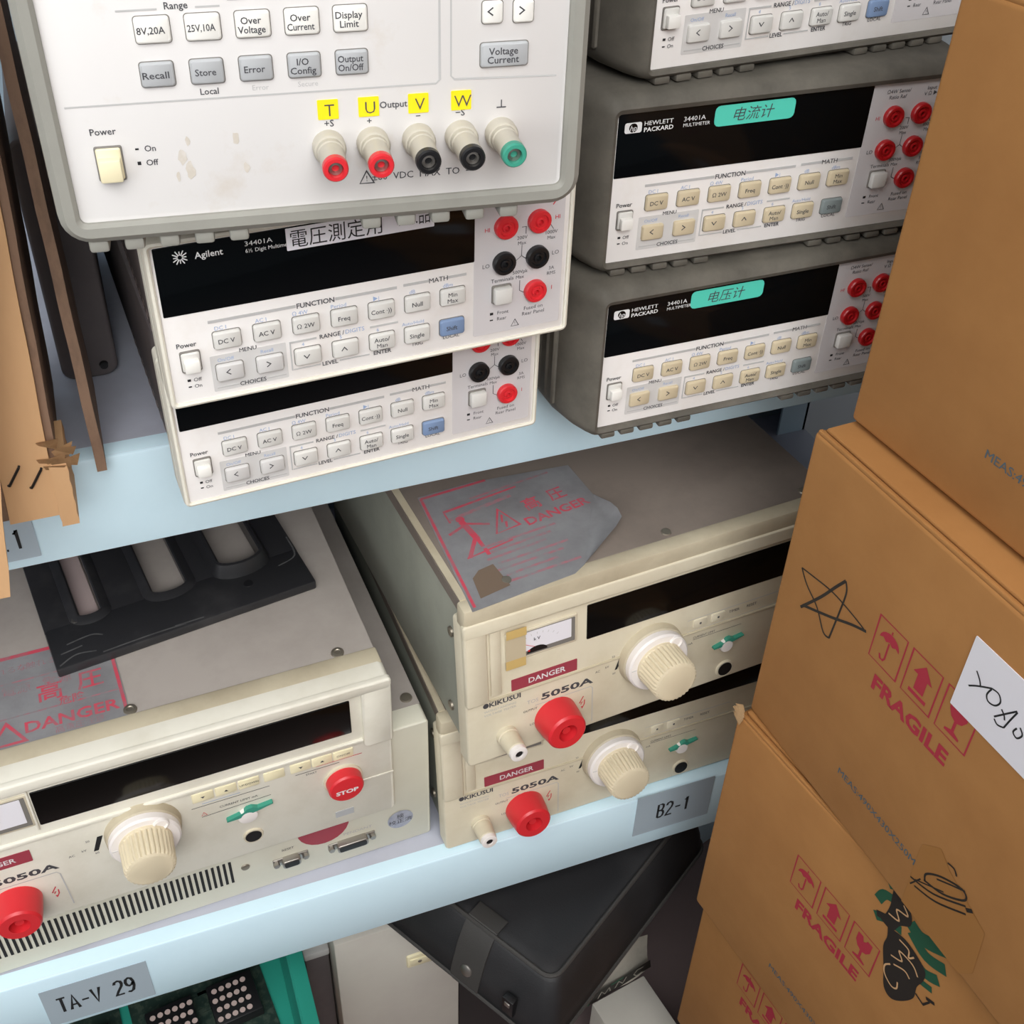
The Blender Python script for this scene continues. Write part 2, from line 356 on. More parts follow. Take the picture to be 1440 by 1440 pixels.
def bumper_mesh():
    b = MB(); Q = lambda ox, ob, ot, r, y: rr(3 - ox, 212.8 + ox, -ob, 88 + ot, r, y, 5)[::-1]
    b.loops([Q(0, 0, 0, 2, 8), Q(.1, .1, .1, 2.2, -2.6), Q(2.4, 2, 3, 4, -4.2), Q(6, 4, 7.5, 7, -2.2), Q(9, 5, 10, 9, 3), Q(14, 5, 11, 11, 12), Q(19, 5, 11, 13, 30), Q(20, 5, 11, 13, 61), Q(18, 4, 10, 12, 62), Q(-2, -2, -2, 4, 62)], M_bumper, False, False)
    for sx in (-17.4, 229.6):
        for yq in (26, 36, 46, 56): b.box(sx, sx + 3.8, yq - 1.6, yq + 1.6, 6, 84, M_bumper, 1.2, 1)
    for x0 in (6, 136):
        for i in range(5): b.box(x0 + i * 13.4, x0 + 9.6 + i * 13.4, -3.4, 9, -7.5, -3.5, M_bumper, 1.1, 2)
    return b.mesh('bumper', 40)
def case_mesh(hp):
    b = MB()
    if hp: b.box(5, 211, 10, 345, .3, 87, M_case, 3, 2)
    else:
        b.box(3, 213, 24, 345, 5.5, 84.5, M_case, 2, 2)
        for k in range(9):
            for sx, z in ((2.75, 8.5), (2.75, 14)):
                b.M = Matrix(((0, 1, 0, sx), (1, 0, 0, 0), (0, 0, 1, 0), (0, 0, 0, 1)))
                yq = 70 + k * 13 + (6 if z > 10 else 0); b.poly([(yq + 3.4 * math.cos(t * PI / 6), z + 1.7 * math.sin(t * PI / 6)) for t in range(12)][::-1], M_dot, 0.0)
        b.M = Matrix.Identity(4)
    return b.mesh('case')
def bezel_mesh():
    b = MB(); Q = lambda i, r, y: rr(i, 216 - i, i, 90 - i, r, y, 4)[::-1]
    b.loops([Q(2.8, 1.6, 5), Q(2.8, 1.6, -.6), Q(1.8, 2, -1.2), Q(.6, 3, -.6), Q(0, 3.4, 1.4), Q(0, 3.4, 13), Q(.9, 3.2, 13.2), Q(.9, 3.2, 15.5), Q(0, 3.4, 15.7), Q(0, 3.4, 27), Q(3, 3, 27.2)], M_cream, False, False)
    return b.mesh('bezel')
def multimeter(name, pose, rz, label, hp, keym, shiftm, menu, red, group, lows, fd=5.2):
    t = thing(name, label, 'multimeter', pose, rz, group)
    link(cached(('case', hp), lambda: case_mesh(hp)), 'case', t)
    if hp: link(cached('bumper', bumper_mesh), 'bumper', t, 'worn grey rubber bumper')
    else: link(cached('bezel', bezel_mesh), 'bezel', t)
    link(cached(('panel', hp), lambda: meter_panel(hp)), 'front_panel', t)
    link(cached(('disp', hp), lambda: display_mesh(hp)), 'display_window', t, 'black display window')
    for x, s in zip(KX1, KT1): link(key_mesh(s, x, 34.4, keym), 'key', t)
    for i, (x, s) in enumerate(zip(KX2, KT2)):
        if s == 'Shift': link(key_mesh(s, x, 16.6, shiftm, ink=M_ink), 'key', t, 'blue shift key' if shiftm is M_keyblue else 'slate grey shift key')
        else: link(key_mesh(s, x, 16.3, menu if i < 2 else keym), 'key', t)
    def power():
        b = MB(); b.plate(8.3, 18.2, 20, 31.6, -1, .2, M_seam, 1, .3); b.plate(8.8, 17.7, 20.8, 31, -2, .2, M_key, 1, .6); b.box(9.6, 17, -5.2, -1.6, 21.4, 28, M_keywhite, .7); return b.mesh('power_button')
    link(cached('power', power), 'power_button', t)
    def term():
        b = MB(); b.plate(170.6, 181.6, 25, 35.6, -1, .2, M_seam, 1, .3); b.box(171.2, 181, -4.4, 0, 25.6, 34.8, M_key, 1); return b.mesh('terminals_button')
    link(cached('term', term), 'terminals_button', t)
    for x, z, lo in ((177.4, 68, 0), (195.8, 68.2, 0), (176.9, 48, 1), (195.6, 48.3, 1), (195.2, 28.6, 0)):
        m = lows if lo else red
        link(cached(('jack', x, z, m.name), lambda: jack_mesh(x, z, m)), 'banana_jack', t, 'black banana jack' if m is M_black else 'red banana jack')
    if not hp:
        for x in (22, 194):
            for y in (110, 300): MB().lathe((x, y, 5.6), [(0, 7), (fd, 6.4)], M_rubber, 16, (0, 0, -1)).build('foot', t)
    return t
AG = 'cream digital multimeters stacked on the middle shelf'; HPG = 'grey bumpered multimeters in the right stack'
mA = multimeter('digital_multimeter', (0, 0, 84.8), .0436, 'cream bench multimeter with a white measuring label, directly under the large white power supply', False, M_key, M_keyblue, M_greypatch, M_red, AG, M_black)
b = MB(); b.plate(65.5, 139.2, 74.9, 86.2, -.6, -.4, M_paper, .4, 0); b.text('電圧測定用', 67.5, 80.2, 6.8, M_inkblack, -.72, 'l', res=3, wd=45); b.text('No.品', 129, 81.6, 6.8, M_inkblack, -.72, wd=16)
b.build('label_sticker', mA, 'white paper label with black lettering')
mB = multimeter('digital_multimeter', (-1.2, 28.8, 0), .058, 'cream bench multimeter at the bottom of its pile, resting on the middle shelf edge', False, M_key, M_keyblue, M_greypatch, M_red, AG, M_black, 14.2)
mC1 = multimeter('digital_multimeter', (271.5, 55.7, 205.5), .0668, 'topmost grey bumpered multimeter of the right stack, with pale keys and a blue key', True, M_key, M_keyblue, M_key, M_reddark, HPG, M_reddark)
mC2 = multimeter('digital_multimeter', (252.25, 49.35, 98.8), -.0293, 'grey bumpered multimeter with tan keys and mint tag, in the middle of the right stack', True, M_keytan, M_keyslate, M_keytan, M_reddark, HPG, M_reddark)
mC3 = multimeter('digital_multimeter', (249.8, 36.1, -8.3), .0087, 'lowest grey bumpered multimeter of the right stack, mint tag, resting on the shelf', True, M_keytan, M_keyslate, M_keytan, M_reddark, HPG, M_reddark)
for t, x0, s in ((mC2, 61.5, '电流计'), (mC3, 58.6, '电压计')):
    b = MB(); b.plate(x0, x0 + 49.5, 74.4, 86, -.8, -.55, M_mint, 3, 0); b.text(s, x0 + 24, 80, 5.6, M_ink, -.95, sx=1.05, ital=.2, res=3); b.build('label_sticker', t, 'mint green handwritten tag')

# ------------------------------------------------------------------ large white power supply on top
ps = thing('power_supply', 'large white power supply with yellow lettered tags, atop the cream multimeters', 'power supply', (-24.45, -26.6, 200.2), -.1269)
Q = lambda o, r, y, h=133: rr(2 - o, 204.4 + o, 0 - o, h + o, r, y, 6)[::-1]
b = MB(); b.loops([Q(0, 3, 10), Q(0, 3, -1.6), Q(1.5, 4, -3.2), Q(5.5, 9, -3.4), Q(8.2, 12, -1), Q(9.2, 13, 4), Q(9.4, 13, 40), Q(10, 14, 60), Q(8, 12, 62), Q(0, 4, 62)], M_bumpl, False, False)
for i in range(8):
    for x in (3 + i * 14.4,):
        if x < 75: b.box(x, x + 8.2, 0, 12, -14, -8, M_bumpl, 1.4)
for i in range(5): b.box(117 + i * 15.2, 125.4 + i * 15.2, 0, 12, -14, -8, M_bumpl, 1.4)
b.build('bumper', ps, 'light grey rubber bumper')
MB().box(4, 202, 8, 350, -1, 132, M_case, 3).build('case', ps)
for x in (40, 160):
    for y in (60, 290): MB().lathe((x, y, 0), [(0, 11), (25, 9)], M_rubber, 20, (0, 0, -1)).build('foot', ps)
b = MB(); y = -.15
b.plate(1.5, 204.9, -.4, 133.4, 0, 8, M_pspanel, 2.5, .4)
ln = lambda p: b.stroke(p, .7, M_line, y)
ln([(5, 47.6), (150, 47.4), (151.6, 49), (151.8, 128)]); ln([(156.4, 128), (156.2, 50), (157.6, 48.6), (200.4, 47.4)])
ln([(30, 82), (45, 82)]); ln([(59, 82), (68, 82)]); ln([(71, 84), (78, 84)]); ln([(96, 84), (125, 84)])
for t, x, z, h in (('Range', 52, 83, 2.5), ('Protection', 87.5, 85.2, 2.5), ('Local', 60.2, 50.4, 2.4), ('Power', 17.4, 37.4, 2.6), ('On', 34.2, 29.4, 2.4), ('Off', 34.2, 23.6, 2.4), ('Output', 132.4, 40.2, 2.6), ('+S', 105.8, 34.2, 2.7), ('+', 122.2, 34, 2.6), ('−', 142.4, 34.6, 2.6), ('−S', 160, 34.8, 2.7), ('±60  VDC  MAX  TO', 141, 9.8, 2.9)):
    b.text(t, x, z, h, M_ink, y, bold=.01)
b.box(28.4, 29.8, y, 0, 29, 29.7, M_inkblack); b.box(28.4, 29.8, y, 0, 22.8, 24.2, M_inkblack); b.text('Error', 80, 50.6, 2.0, M_line, y); b.text('Secure', 98.6, 50.8, 2.0, M_line, y)
def ground(x, z, k=1.0):
    b.stroke([(x, z + 2.4 * k), (x, z - .6 * k)], .45 * k, M_ink, y); b.stroke([(x - 2 * k, z - .7 * k), (x + 2 * k, z - .7 * k)], .5 * k, M_ink, y)
ground(177.4, 36.5); ground(164.4, 10.2, .95); triangle(b, 120, 9.8, 3, M_ink, y)
for x, z, r, w in ((46, 25, 2.8, 1.6), (48.5, 19, 3.4, 1.5), (68, 31, 2.4, 1.2), (49, 31, 1.6, .8), (43.5, 16.5, 2.0, .6), (71, 18, 2.2, 1)):
    n = 11; b.poly([(x + w * 1.4 * (.6 + .5 * random.random()) * math.cos(i * 2 * PI / n), z + r * 1.3 * (.6 + .5 * random.random()) * math.sin(i * 2 * PI / n)) for i in range(n)], MATS.get('scuff') or mat('scuff', (204, 196, 184), .7, dirt=(218, 213, 208), amt=.9, scale=200), y + .05)
b.plate(14, 150, 98, 126, -.4, .3, M_glass, 1, .2)
b.build('front_panel', ps)
for i, t in enumerate(('8V,20A', '25V,10A', 'Over|Voltage', 'Over|Current', 'Display|Limit')): link(key_mesh(t, 42.3 + 18.6 * i, 74.8, M_keywhite, 13, 9.8, 1.6, 2.5, nm='supply_key'), 'key', ps)
for i, t in enumerate(('Recall', 'Store', 'Error', 'I/O|Config', 'Output|On/Off')): link(key_mesh(t, 41.6 + 18.7 * i, 58.2, M_keygrey, 12.6, 9.4, 1.6, 2.5, nm='supply_key'), 'key', ps, 'grey key')
link(key_mesh('Voltage|Current', 178, 57.4, M_keygrey, 19.6, 9.6, 1.6, 2.7, nm='supply_key'), 'key', ps, 'wide grey key')
link(key_mesh('<', 172.8, 74, M_keywhite, 8.2, 8.6, 1.6, nm='supply_key'), 'key', ps); link(key_mesh('>', 185.4, 73.8, M_keywhite, 8.2, 8.6, 1.6, nm='supply_key'), 'key', ps)
b = MB(); b.plate(12.6, 23.4, 17.4, 31.6, -1, .2, M_seam, .8, .3); b.plate(13.2, 22.8, 18, 31, -2, .2, M_keycream, .8, .5); b.box(13.6, 22.4, -5.5, -1, 18.2, 27.4, M_keycream, .8); b.build('power_button', ps, 'cream rocker power button')
for x, m, t in ((105, M_red, 'red'), (123.2, M_red, 'red'), (142.2, M_black, 'black'), (160.2, M_black, 'black'), (177.3, M_green, 'green')):
    b = MB(); b.lathe((x, 0, 24.8), [(0, 6.8), (4.5, 6.8), (5.6, 6.2), (5.8, 5.5), (9, 5.6), (9.6, 5.2), (22, 5.2), (22.6, 4.8)], M_post, 28)
    p = b.build('binding_post', ps)
    b = MB(); b.lathe((x, 0, 24.8), [(22.2, 5.2), (25, 5.1), (25.8, 4.5), (25.8, 3.1), (23, 2.9)], m, 28); b.lathe((x, 0, 24.8), [(22.9, 2.9), (24, 2.8), (24.2, 1.6), (22.9, 1.4)], M_metal, 20); b.build('insert', p, t + ' post insert')
for x, t in ((105.7, 'T'), (122.2, 'U'), (142.6, 'V'), (160.4, 'W')):
    b = MB(); b.plate(x - 4.2, x + 4.2, 35.9, 43.9, -.4, -.05, M_yellow, .4, 0); b.text(t, x + .6, 39.6, 4.8, M_ink, -.52, bold=-.005); b.build('tag', ps, 'yellow tag lettered ' + t)

# ------------------------------------------------------------------ withstand voltage testers
TILT = Matrix.Rotation(-math.atan(.11), 4, 'X')
def knob(parent, x, z, M):
    b = MB(); b.M = M; b.lathe((x, 0, z), [(0, 27.5), (6, 26.5), (7.5, 25)], M_kcream2, 40); k = b.build('voltage_knob', parent)
    b = MB(); b.M = M; b.lathe((x, 0, z), [(7.2, 25.6), (11.5, 25.4), (13, 24), (13, 18)], M_dial, 40); b.lathe((x + 13, 0, z + 15.5), [(12, 6), (14.2, 5.6), (14.6, 4.6), (13.6, 3.4)], M_dial, 20)
    b.box(x - 23.5, x - 19.6, -13.3, -12.8, z + .2, z + 1, M_greypatch); b.build('dial_ring', k, 'white dial ring')
    b = MB(); b.M = M; b.lathe((x, 0, z), [(12.8, 19), (15, 19), (15.5, 18.8), (33, 18.2), (35.6, 17.2), (36.6, 15)], M_knob, 96, ridge=(1.0, 15.2, 36)); b.build('grip', k, 'ribbed ivory grip')
def hv_terminal(parent, x, z, M):
    b = MB(); b.M = M; b.lathe((x, 0, z), [(0, 17.2), (10, 16.6), (19, 15.4), (20.6, 13.8), (20.6, 7.4), (11, 6.8), (11, 3.6), (17.5, 3.2)], M_red, 40); b.build('output_terminal', parent, 'red high voltage output terminal')
def low_post(parent, x, z, M):
    b = MB(); b.M = M; b.lathe((x, 0, z), [(0, 8.2), (4, 8.2), (4.4, 7.2), (5.4, 7.2), (6, 7.8), (18, 7.3), (19, 6.6)], M_kcream, 48, ridge=(.6, 6.5, 17)); b.lathe((x, 0, z), [(18.6, 6.8), (22, 6.6), (22.4, 5.8), (22.4, 3.2), (20, 3)], M_dial, 28); b.lathe((x, 0, z), [(20.2, 3), (21.4, 2.8)], M_black, 14); b.build('ground_post', parent, 'cream ground terminal post')
def slider(parent, x, z, M, k=1.0):
    b = MB(); b.M = M; b.poly([(x - 17 * k, z - 3.2 * k), (x - 8 * k, z - 3 * k), (x + 6 * k, z - .2 * k), (x + 17 * k, z + 2.6 * k), (x + 16.6 * k, z + 3.8 * k), (x + 6 * k, z + 2.6 * k), (x + 2 * k, z + 5 * k), (x - 2 * k, z + 4.6 * k), (x - 5 * k, z + 1.4 * k), (x - 16.6 * k, z - 1.6 * k)], M_green, -3.5, 3.8)
    b.lathe((x - 2 * k, 0, z - 4.4 * k), [(0, 7.4 * k), (3, 7 * k), (3.6, 5)], M_dial, 20); b.build('range_switch', parent, 'green range switch')
def jackhole(parent, x, z, M):
    b = MB(); b.M = M; b.lathe((x, 0, z), [(0, 8), (1.4, 7.6), (1.6, 6.8), (1.0, 6.4)], M_kcream, 28); b.disc(x, z, 6.3, M_black, -1.7); b.build('interlock_socket', parent, 'black round socket')
def bolt_sign(b, x, z, m, y, k=1.0):
    b.stroke([(x + 1.6 * k, z + 6 * k), (x - 2 * k, z - .3 * k), (x + .6 * k, z + .3 * k), (x - .8 * k, z - 2 * k)], .9 * k, m, y); b.stroke([(x + 2.6 * k, z + 2 * k), (x + 2.4 * k, z - 2.4 * k), (x + .6 * k, z - 6 * k)], .9 * k, m, y); b.poly([(x - .6 * k, z - 4 * k), (x + 1.6 * k, z - 4.4 * k), (x + .4 * k, z - 7 * k)], m, y)
def kv_meter(parent, x0, x1, z0, z1, M, yo=0.0):
    b = MB(); b.M = M; b.plate(x0 - 2, x1 + 2, z0 - 2, z1 + 2, yo - 1.4, yo + .2, M_kcream, 1, .6); b.plate(x0, x1, z0, z1, yo - 1.6, yo - .5, M_seam, .6, 0); b.plate(x0 + 1.4, x1 - 3, z0 + 4, z1 - .6, yo - 1.8, yo - .5, M_paper, .4, 0)
    m = b.build('kilovolt_meter', parent, 'white faced kilovolt meter')
    cx = (x0 + x1) / 2 - 4; b = MB(); b.M = M; b.poly([(cx + 8 * math.cos(t * PI / 10), z0 + 1.6 + 5 * math.sin(t * PI / 10)) for t in range(11)], M_black, yo - 2.1); b.text('k V', cx, z0 + 13, 2.6, M_ink, yo - 2.0, bold=.02)
    b.disc(cx - 6.5, z0 + 4, .9, M_red, yo - 2.2); b.stroke([(cx, z0 + 5), (cx - 14, z0 + 13)], .4, M_red, yo - 2.0)
    for i in range(9): a = R_(40 + i * 12.5); b.stroke([(cx + 20 * math.cos(a), z0 + 1 + 16 * math.sin(a)), (cx + 22 * math.cos(a), z0 + 1 + 17.8 * math.sin(a))], .35, M_line, yo - 2.0)
    b.build('meter_scale', m)
def danger_strip(parent, x0, x1, z0, z1, M, yo=0.0):
    b = MB(); b.M = M; b.plate(x0, x1, z0, z1, yo - .5, yo - .1, M_danger, .5, 0); b.text('DANGER', (x0 + x1) / 2 + 2, (z0 + z1) / 2, 4.6, M_inkwhite, yo - .65, bold=.015, sx=1.1); b.build('danger_strip', parent, 'wine red DANGER strip')
def foil(b, pts, h):                                  # silver foil base on a top surface
    b.M = TOP(h); b.poly(pts, M_foil, -.4, .38)
def tester(loc, rz, label, top):
    t = thing('withstand_voltage_tester', label, 'tester', loc, rz, 'narrow cream testers on the lower shelf')
    b = MB(); b.box(2, 304, 14, 345, 3, 143.5, M_kside, 2); b.build('case', t, 'grey green side metal')
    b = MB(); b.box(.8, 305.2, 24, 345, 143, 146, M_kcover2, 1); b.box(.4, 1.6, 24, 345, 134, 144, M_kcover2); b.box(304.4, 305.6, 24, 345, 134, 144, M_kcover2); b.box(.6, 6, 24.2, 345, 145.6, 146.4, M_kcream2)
    for x, y in ((38, 30), (165, 30), (285, 30)):
        b.M = TOP(146); b.lathe((x, 0, y), [(0, 3.8), (1, 3.4), (1.2, 2)], M_screw, 18)
    b.build('top_cover', t, 'taupe top cover')
    for z in (92, 14):
        b = MB(); b.lathe((2, 42, z + 8), [(0, 4.2), (1.6, 3.8), (2.2, 2)], M_screw, 18, (-1, 0, 0)); b.build('side_screw', t)
    b = MB(); b.M = TILT; b.plate(-2.5, 308.5, -1, 133, 0, 15, M_kcream, 3, 1.6)
    b.plate(-2.7, 14.5, 59, 133.2, -3.6, 1, M_kcream, 2, 1.4); b.plate(-2.9, 308.9, 121.5, 133.6, -3.8, .6, M_kcream, 2, 1.4); b.plate(17, 25.5, 62, 120, -1.4, 1, M_kcream, 1, .6)
    b.box(16, 308, -1.2, .4, 57, 59, M_kcream2, .5)
    b.M = Matrix.Identity(4); b.box(-2.2, 308.2, 12, 25, 126, 146.4, M_kcream2, 2.5)
    b.M = TILT; y = -.2
    b.text('5050A', 78.5, 45, 5.6, M_ink, y, bold=.03, wd=43); b.text('TOS', 50, 44, 3.4, M_line, y, wd=9); b.text('KIKUSUI', 28, 54, 4, M_ink, y, bold=.03, wd=25); b.lathe((13, 0, 54), [(.05, 2.3), (.2, 2.2), (.2, 1.2)], M_ink, 18)
    b.text('WITHSTANDING', 24, 48.4, 1.9, M_line, y, sx=1.2); b.text('VOLTAGE TESTER', 24, 45, 1.9, M_line, y, sx=1.15); b.text('OUTPUT', 48, 36, 2, M_ink, y); b.text('LOW', 51, 21.5, 2.0, M_ink, y)
    b.stroke([(52, 39), (98, 39), (99.5, 37), (99.5, 3)], .6, M_line, y); bolt_sign(b, 90.5, 26, M_inkred, y, .95)
    b.poly([(118, 47), (120, 47), (126.5, 61), (123, 61)], M_inkblack, y); b.text('AC', 103.5, 51, 2, M_ink, y); b.text('kV', 111.5, 52.5, 2, M_ink, y); b.text('50', 116.5, 60.5, 1.8, M_ink, y); b.text('60', 117.5, 44, 1.8, M_ink, y)
    b.rectline(180, 262, 60, 71, .4, M_line, y)
    for q, x in (('TIMER', 222), ('RESET', 238)): b.text(q, x, 66.5, 2.4, M_ink, y)
    b.stroke([(196, 58.2), (228, 58.2)], .4, M_ink, y); b.text('CURRENT LIMIT', 196, 52.4, 1.9, M_ink, y); b.text('mA', 184, 47.6, 2, M_ink, y)
    b.stroke([(186, 50.4), (230, 50.4)], .35, M_ink, y)
    b.build('front_bezel', t, 'yellowed cream front bezel')
    b = MB(); b.M = TILT; b.plate(93.5, 292, 86, 117, -.8, .3, M_glassk, .8, .3); b.build('display_window', t, 'black display window')
    for x in (191.2, 207.2):
        b = MB(); b.M = TILT; b.plate(x - 6, x + 6, 61.8, 69.8, -1, .2, M_kcream, 1, .4); b.box(x - .8, x + .8, -1.2, -.9, 65, 66.6, M_ink); b.build('push_button', t)
    kv_meter(t, 31, 83.2, 90.6, 111.8, TILT)
    if top:
        b = MB(); b.M = TILT; b.plate(28.5, 44, 111.8, 119, -4.1, -3.9, M_amber, .3, 0); b.plate(28.5, 44, 83, 91, -2.5, -2.3, M_amber, .3, 0); b.plate(28.5, 44, 91, 111.8, -2.5, -2.3, M_tapeglass, .3, 0); b.build('tape_strip', t, 'yellowed strip of tape')
    danger_strip(t, 33.2, 86, 60.2, 70.8, TILT)
    knob(t, 148.5, 52, TILT); hv_terminal(t, 68.5, 22, TILT); low_post(t, 28.3, 20, TILT); slider(t, 218, 38.5, TILT, .8); jackhole(t, 218, 9.8, TILT)
    for x in (30, 276):
        for y in (60, 300): MB().lathe((x, y, 3.4), [(0, 9), (7.6, 8)], M_rubber, 18, (0, 0, -1)).build('foot', t)
    return t
tD2 = tester((158.74, 47.94, -427.1), .0253, 'lower of the two narrow cream testers, at the front edge of the shelf', False)
tD1 = tester((164.73, 11.75, -276.2), .0788, 'upper of the two narrow cream testers, with a torn silver warning foil on top', True)
# torn warning foil on the upper tester
b = MB(); foil(b, [(4, 11), (84, 17), (95, 23), (137.5, 88), (137, 128), (60, 138), (15, 137)], 146.2); y = -.55
b.stroke([(7, 14), (16.5, 134)], 2.2, M_foilred, y); b.stroke([(16.5, 134), (70, 136)], 2.4, M_foilred, y); b.stroke([(26, 100), (26, 113), (88, 120)], 1.6, M_foilred, y); b.stroke([(26, 103), (80, 112)], 3.4, M_foilpale, y)
b.disc(34, 101, 3.4, M_foilred, y); b.stroke([(34, 98), (37, 76)], 5, M_foilred, y); b.stroke([(36, 78), (24, 60)], 3, M_foilred, y); b.stroke([(37, 78), (38, 58)], 3, M_foilred, y); b.stroke([(35, 94), (20, 88)], 2.4, M_foilred, y); b.stroke([(36, 95), (52, 88)], 2.2, M_foilred, y)
b.stroke([(52, 76), (72, 79), (64, 101)], 1.8, M_foilred, y, True); b.stroke([(64, 94), (61, 86), (64, 86), (62, 80)], 1.4, M_foilred, y); b.text('高', 90, 97, 10, M_foilred, y, rot=.1, bold=.012); b.text('圧', 112, 100, 10, M_foilred, y, rot=.1, bold=.012); b.text('DANGER', 104, 82, 8, M_foilred, y, wd=54, rot=.1, bold=.02)
for i in range(7): b.stroke([(34 + (i % 2) * 6, 66 - i * 6.4), (96 - (i % 3) * 7, 70 - i * 6.6)], 2.2, M_foilpale, y)
b.stroke([(50, 120), (118, 126)], 2, M_foilpale, y); b.stroke([(22, 60), (60, 66)], 1.4, M_foilred, y)
b.poly([(14, 20), (38, 24), (36, 48), (24, 46), (17, 40)], M_brownspot, y - .1)
b.build('warning_foil', tD1, 'silver foil with faded red danger print')
b = MB(); b.M = TOP(146.4); n = 9; V = []; F = []
for i in range(n):
    for j in range(n):
        a, c = i / (n - 1), j / (n - 1); w_ = 1 - abs(2 * a - 1) ** 1.3; p = (95 + 42.5 * a + c * w_ * 24, 0, 23 + 65 * a - c * w_ * 4); lift = .1 + c * c * w_ * 7 + w_ * c * 1.8 * math.sin(11 * a + 6 * c)
        V.append((p[0], -.6 - lift, p[2]))
for i in range(n - 1):
    for j in range(n - 1): F.append((i * n + j, i * n + j + 1, (i + 1) * n + j + 1, (i + 1) * n + j))
b.add(V, F, M_foil); b.build('curled_corner', tD1, 'crumpled curled foil corner')

# the wide tester
I4 = Matrix.Identity(4); FR = Matrix.Translation((0, -6, 0))
tE = thing('withstand_voltage_tester', 'wide cream tester with a red STOP button and vent slots, left on the lower shelf', 'tester', (149.9, 70.7, -429.5), .0379)
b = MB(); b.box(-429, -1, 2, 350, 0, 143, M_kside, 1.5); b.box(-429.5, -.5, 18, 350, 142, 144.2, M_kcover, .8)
b.M = TOP(144.2); b.lathe((-9, 0, 27), [(0, 5), (1.2, 4.4), (1.6, 2)], M_screw, 18); b.build('lower_case', tE)
b = MB(); b.plate(-430, 0, -1, 144, 0, 20, M_kflange, 3, 1.4); y = -.2
for i in range(56): x = -167.5 - i * 4.55; b.poly([(x - 1.1, 18.5), (x + 1.1, 18.5), (x + 1.1, 46.5), (x - 1.1, 46.5)], M_inkblack, y)
b.lathe((-156, 0, 33.5), [(0, 3.6), (.8, 3.2), (1, 1.6)], M_screw, 18); b.lathe((-111, 0, 60), [(0, 2.2), (.6, 2), (.8, 1)], M_screw, 14)
b.text('RESET', -121, 39.5, 2.6, M_ink, y); b.text('PENDANT', -63, 34.5, 3, M_line, y, wd=24)
b.build('flange_panel', tE)
for x, z, w in ((-120, 26.5, 15), (-69, 23.5, 26)):
    b = MB(); b.plate(x - w / 2 - 7, x + w / 2 + 7, z - 4, z + 4, -1.2, .2, M_metal, 1, .3); b.plate(x - w / 2, x + w / 2, z - 4.4, z + 4.4, -6, 0, M_metal, 2.5, .6); b.plate(x - w / 2 + 1.5, x + w / 2 - 1.5, z - 3, z + 3, -6.3, -5.6, M_black, 2, 0)
    for q in (-1, 1): b.lathe((x + q * (w / 2 + 4.5), 0, z), [(1, 2.6), (4.4, 2.6), (4.4, 1.2)], M_metal, 6)
    b.build('connector_socket', tE, 'metal connector socket')
b = MB(); b.disc(-26.5, 31, 11, M_silver, -.35, 32); b.text('検', -26.5, 35, 4.5, M_ink, -.5); b.text('校正済', -26.5, 28.6, 4, M_ink, -.5, sx=1.2); b.build('calibration_sticker', tE, 'round silver inspection sticker')
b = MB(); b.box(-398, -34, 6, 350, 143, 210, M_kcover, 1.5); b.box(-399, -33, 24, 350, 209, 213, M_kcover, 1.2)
for x, y0 in ((-211, 17 + 12), (-60, 29)): b.M = TOP(213); b.lathe((x, 0, y0), [(0, 5), (1, 4.6), (1.4, 2.6), (.8, 2)], M_screw, 18)
b.build('top_cover', tE, 'taupe top cover')
b = MB(); b.M = FR; b.plate(-401, -31.5, 57, 214, 0, 18, M_cream, 4, 1.6); b.plate(-54, -31.2, 146, 214.2, -4, 1, M_cream, 3, 1.6); b.plate(-401.4, -31.0, 204.5, 214.6, -4.25, .6, M_cream, 3, 1.6)
b.plate(-401, -54, 150, 154, -2, 1, M_cream, 1, .8); b.box(-60, -32, -.6, .4, 103, 105, M_cream, .3); b.plate(-287.6, -286, 160, 203, -1.6, 1, M_cream, .6, .4)
b.M = I4; b.box(-400.6, -31.9, 8, 25, 200, 214.2, M_kcream2, 2); b.M = FR; y = -.2
b.text('5050A', -306, 115, 6.2, M_ink, y, bold=.03, wd=46); b.text('TOS', -337, 112, 3.6, M_line, y); b.stroke([(-330, 108), (-286, 108), (-284, 105), (-282, 66)], .8, M_line, y); bolt_sign(b, -291.5, 86, M_inkred, y, 1)
b.poly([(-258, 118), (-254.5, 118), (-249, 133), (-253, 133)], M_inkblack, y); b.text('AC', -273, 120, 2.2, M_ink, y); b.text('kV', -264, 122, 2.2, M_ink, y); b.text('50', -260, 131, 2, M_ink, y); b.text('60', -256, 115.5, 2, M_ink, y)
b.stroke([(-186, 131.4), (-128, 131.4)], .5, M_ink, y); b.stroke([(-178, 134), (-150, 134)], .5, M_inkblue, y); b.stroke([(-180, 119), (-128, 121)], .5, M_ink, y); b.text('CURRENT LIMIT mA', -152, 124.6, 2.2, M_ink, y); triangle(b, -178, 122, 2, M_inkred, y)
b.stroke([(-108, 134), (-74, 134)], .5, M_ink, y); b.stroke([(-92, 137), (-56, 137)], .6, M_inkred, y); b.text('START', -96, 131, 2, M_ink, y)
b.build('front_bezel', tE, 'cream front bezel')
b = MB(); b.M = FR; b.plate(-285, -62.5, 164, 199, -.9, .3, M_glassk, 1, .3); b.build('display_window', tE, 'black display window')
